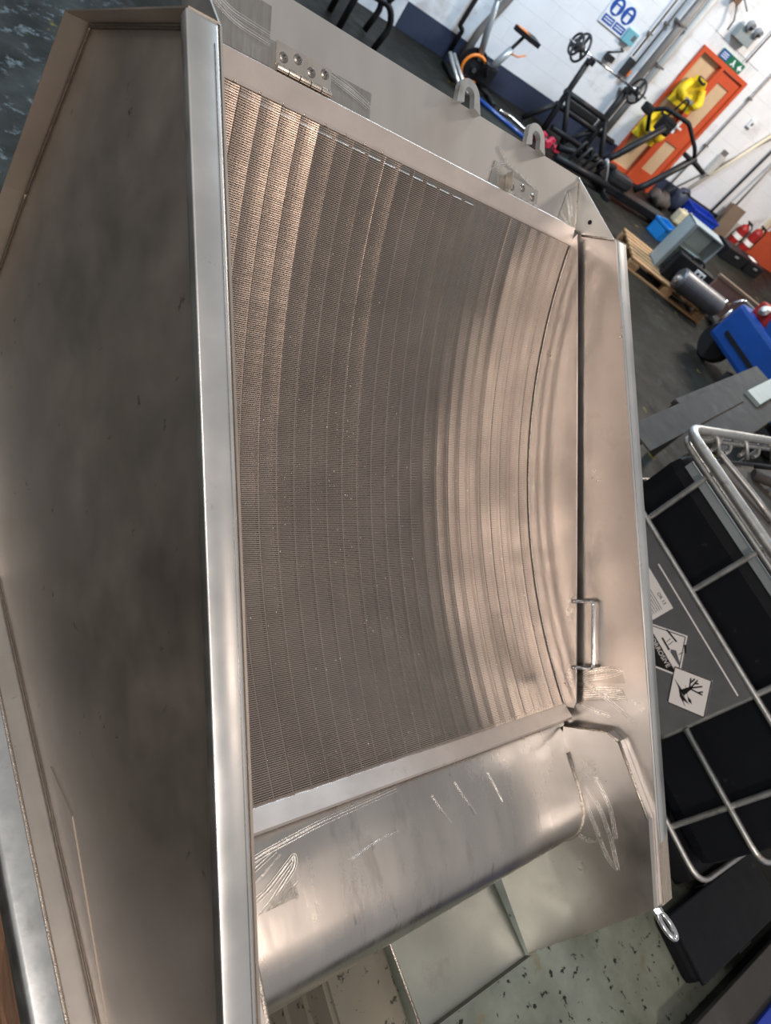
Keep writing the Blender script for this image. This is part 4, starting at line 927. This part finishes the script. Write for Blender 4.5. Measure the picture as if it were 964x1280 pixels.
MB().tube(arc((.02, 0, .33), 1, 0, 180, 8, (.10, 0, 0), (0, 0, .05)), .012, 8).build('handle', black_r, cs)
tk = thing('steel_tank', 'dark grey cylindrical tank lying across the front of the wooden pallet', 'tank', pw(.30, -.43, .1405), PR)
MB().lathe([(.02, -.34), (.11, -.335), (.13, -.31), (.13, .31), (.11, .335), (.02, .34)], (0, 0, .14), (1, 0, 0), 28).build('shell', tank_m, tk)
MB().lathe([(.05, 0), (.05, .03), (.03, .035), (.03, .05)], (-.335, -.05, .13), (-1, 0, 0), 16).build('flange', galv, tk)
for x in (-.20, .20): MB().box((x - .03, -.07, 0), (x + .03, .10, .05), .004).build('saddle', dark_iron, tk)
mb_ = thing('maroon_panel', 'maroon board with dark frame standing behind the tank', 'board', pw(1.10, .32, 0), PR)
MB().box((-.35, -.02, 0), (.38, .02, .40), .004).build('panel', brown_m, mb_); MB().box((-.37, -.03, .40), (.40, .03, .44), .004).build('frame_top', card_m, mb_); MB().box((.38, -.03, 0), (.42, .03, .42)).build('frame_post', card_m, mb_)
hd_ = thing('tube_trolley', 'bare silver tube trolley handle rising behind the blue machine', 'trolley', pw(1.18, -.10, 0), PR)
MB().tube(fillet([(-.28, 0, .30), (-.18, 0, .46), (.10, 0, .44), (.14, 0, .56), (.30, 0, .58)], .04), .018, 10).build('handle_tube', chrome, hd_)
for y in (-.12, .12): MB().tube([(-.26, y, .02), (-.26, y, .32)], .016, 8).build('post', chrome, hd_)
MB().box((-.30, -.18, .05), (.30, .18, .09), .01).build('deck', dark_iron, hd_)
for x in (-.22, .22): MB().lathe([(.05, -.02), (.05, .02)], (x, -.16, .05), (0, 1, 0), 14).build('wheel', black_r, hd_)

# blue machine at the right edge
bc = wthing('floor_machine', 'large royal blue wheeled floor machine with a red panel at the right edge', 'machine', 7.62, 5.0); bc.location = (7.93, 2.96, 0); bc.rotation_euler = (0, 0, math.radians(-100))
bd = MB().box((-.62, -.34, .26), (1.3, .34, .71), .05).build('body', blue_m, bc)
MB().box((-.46, -.352, .40), (.70, -.34, .44)).build('slot', black_m, bd)
hood = MB()
hood.prism([(-.20, -.30, .70), (-.30, -.30, .90), (-.10, -.30, 1.02), (.55, -.30, 1.06), (1.3, -.30, 1.06), (1.3, -.30, .70)], (0, .60, 0)).build('hood', blue_m, bc)
MB().box((-.52, -.26, .70), (-.24, .26, .86), .03).build('red_panel', red_m, bc)
MB().lathe([(.05, 0), (.06, .02), (.03, .05), (0, .052)], (-.40, -.26, .80), (0, -1, .5), 16).build('control_dome', galv, bc)
for k in range(4): MB().box((-.02 + .055 * k, -.304, .84 + .012 * (k % 2)), (.02 + .055 * k, -.30, .89)).build('orange_lettering', orange_m, bc)
MB().box((.26, -.304, .74), (.36, -.30, .80)).build('yellow_sticker', yellow_s, bc)
for x in (-.58, .85):
    wh = MB().lathe([(.12, -.06), (.20, -.06), (.22, -.03), (.22, .03), (.20, .06), (.12, .06)], (x, -.12, .22), (0, 1, 0), 28).build('wheel', black_r, bc)
    MB().lathe([(.0, -.05), (.12, -.05), (.12, .05), (.0, .05)], (x, -.12, .22), (0, 1, 0), 20).build('wheel_hub', dark_iron, wh)
MB().tube(arc((.06, -.36, .10), .05, 0, 360, 16, (1, 0, 0), (0, 0, 1))[:-1], .014, 8, closed=True).build('tow_eye', galv, bc)
MB().box((-.10, -.30, .12), (.9, .30, .20)).build('chassis', dark_iron, bc)
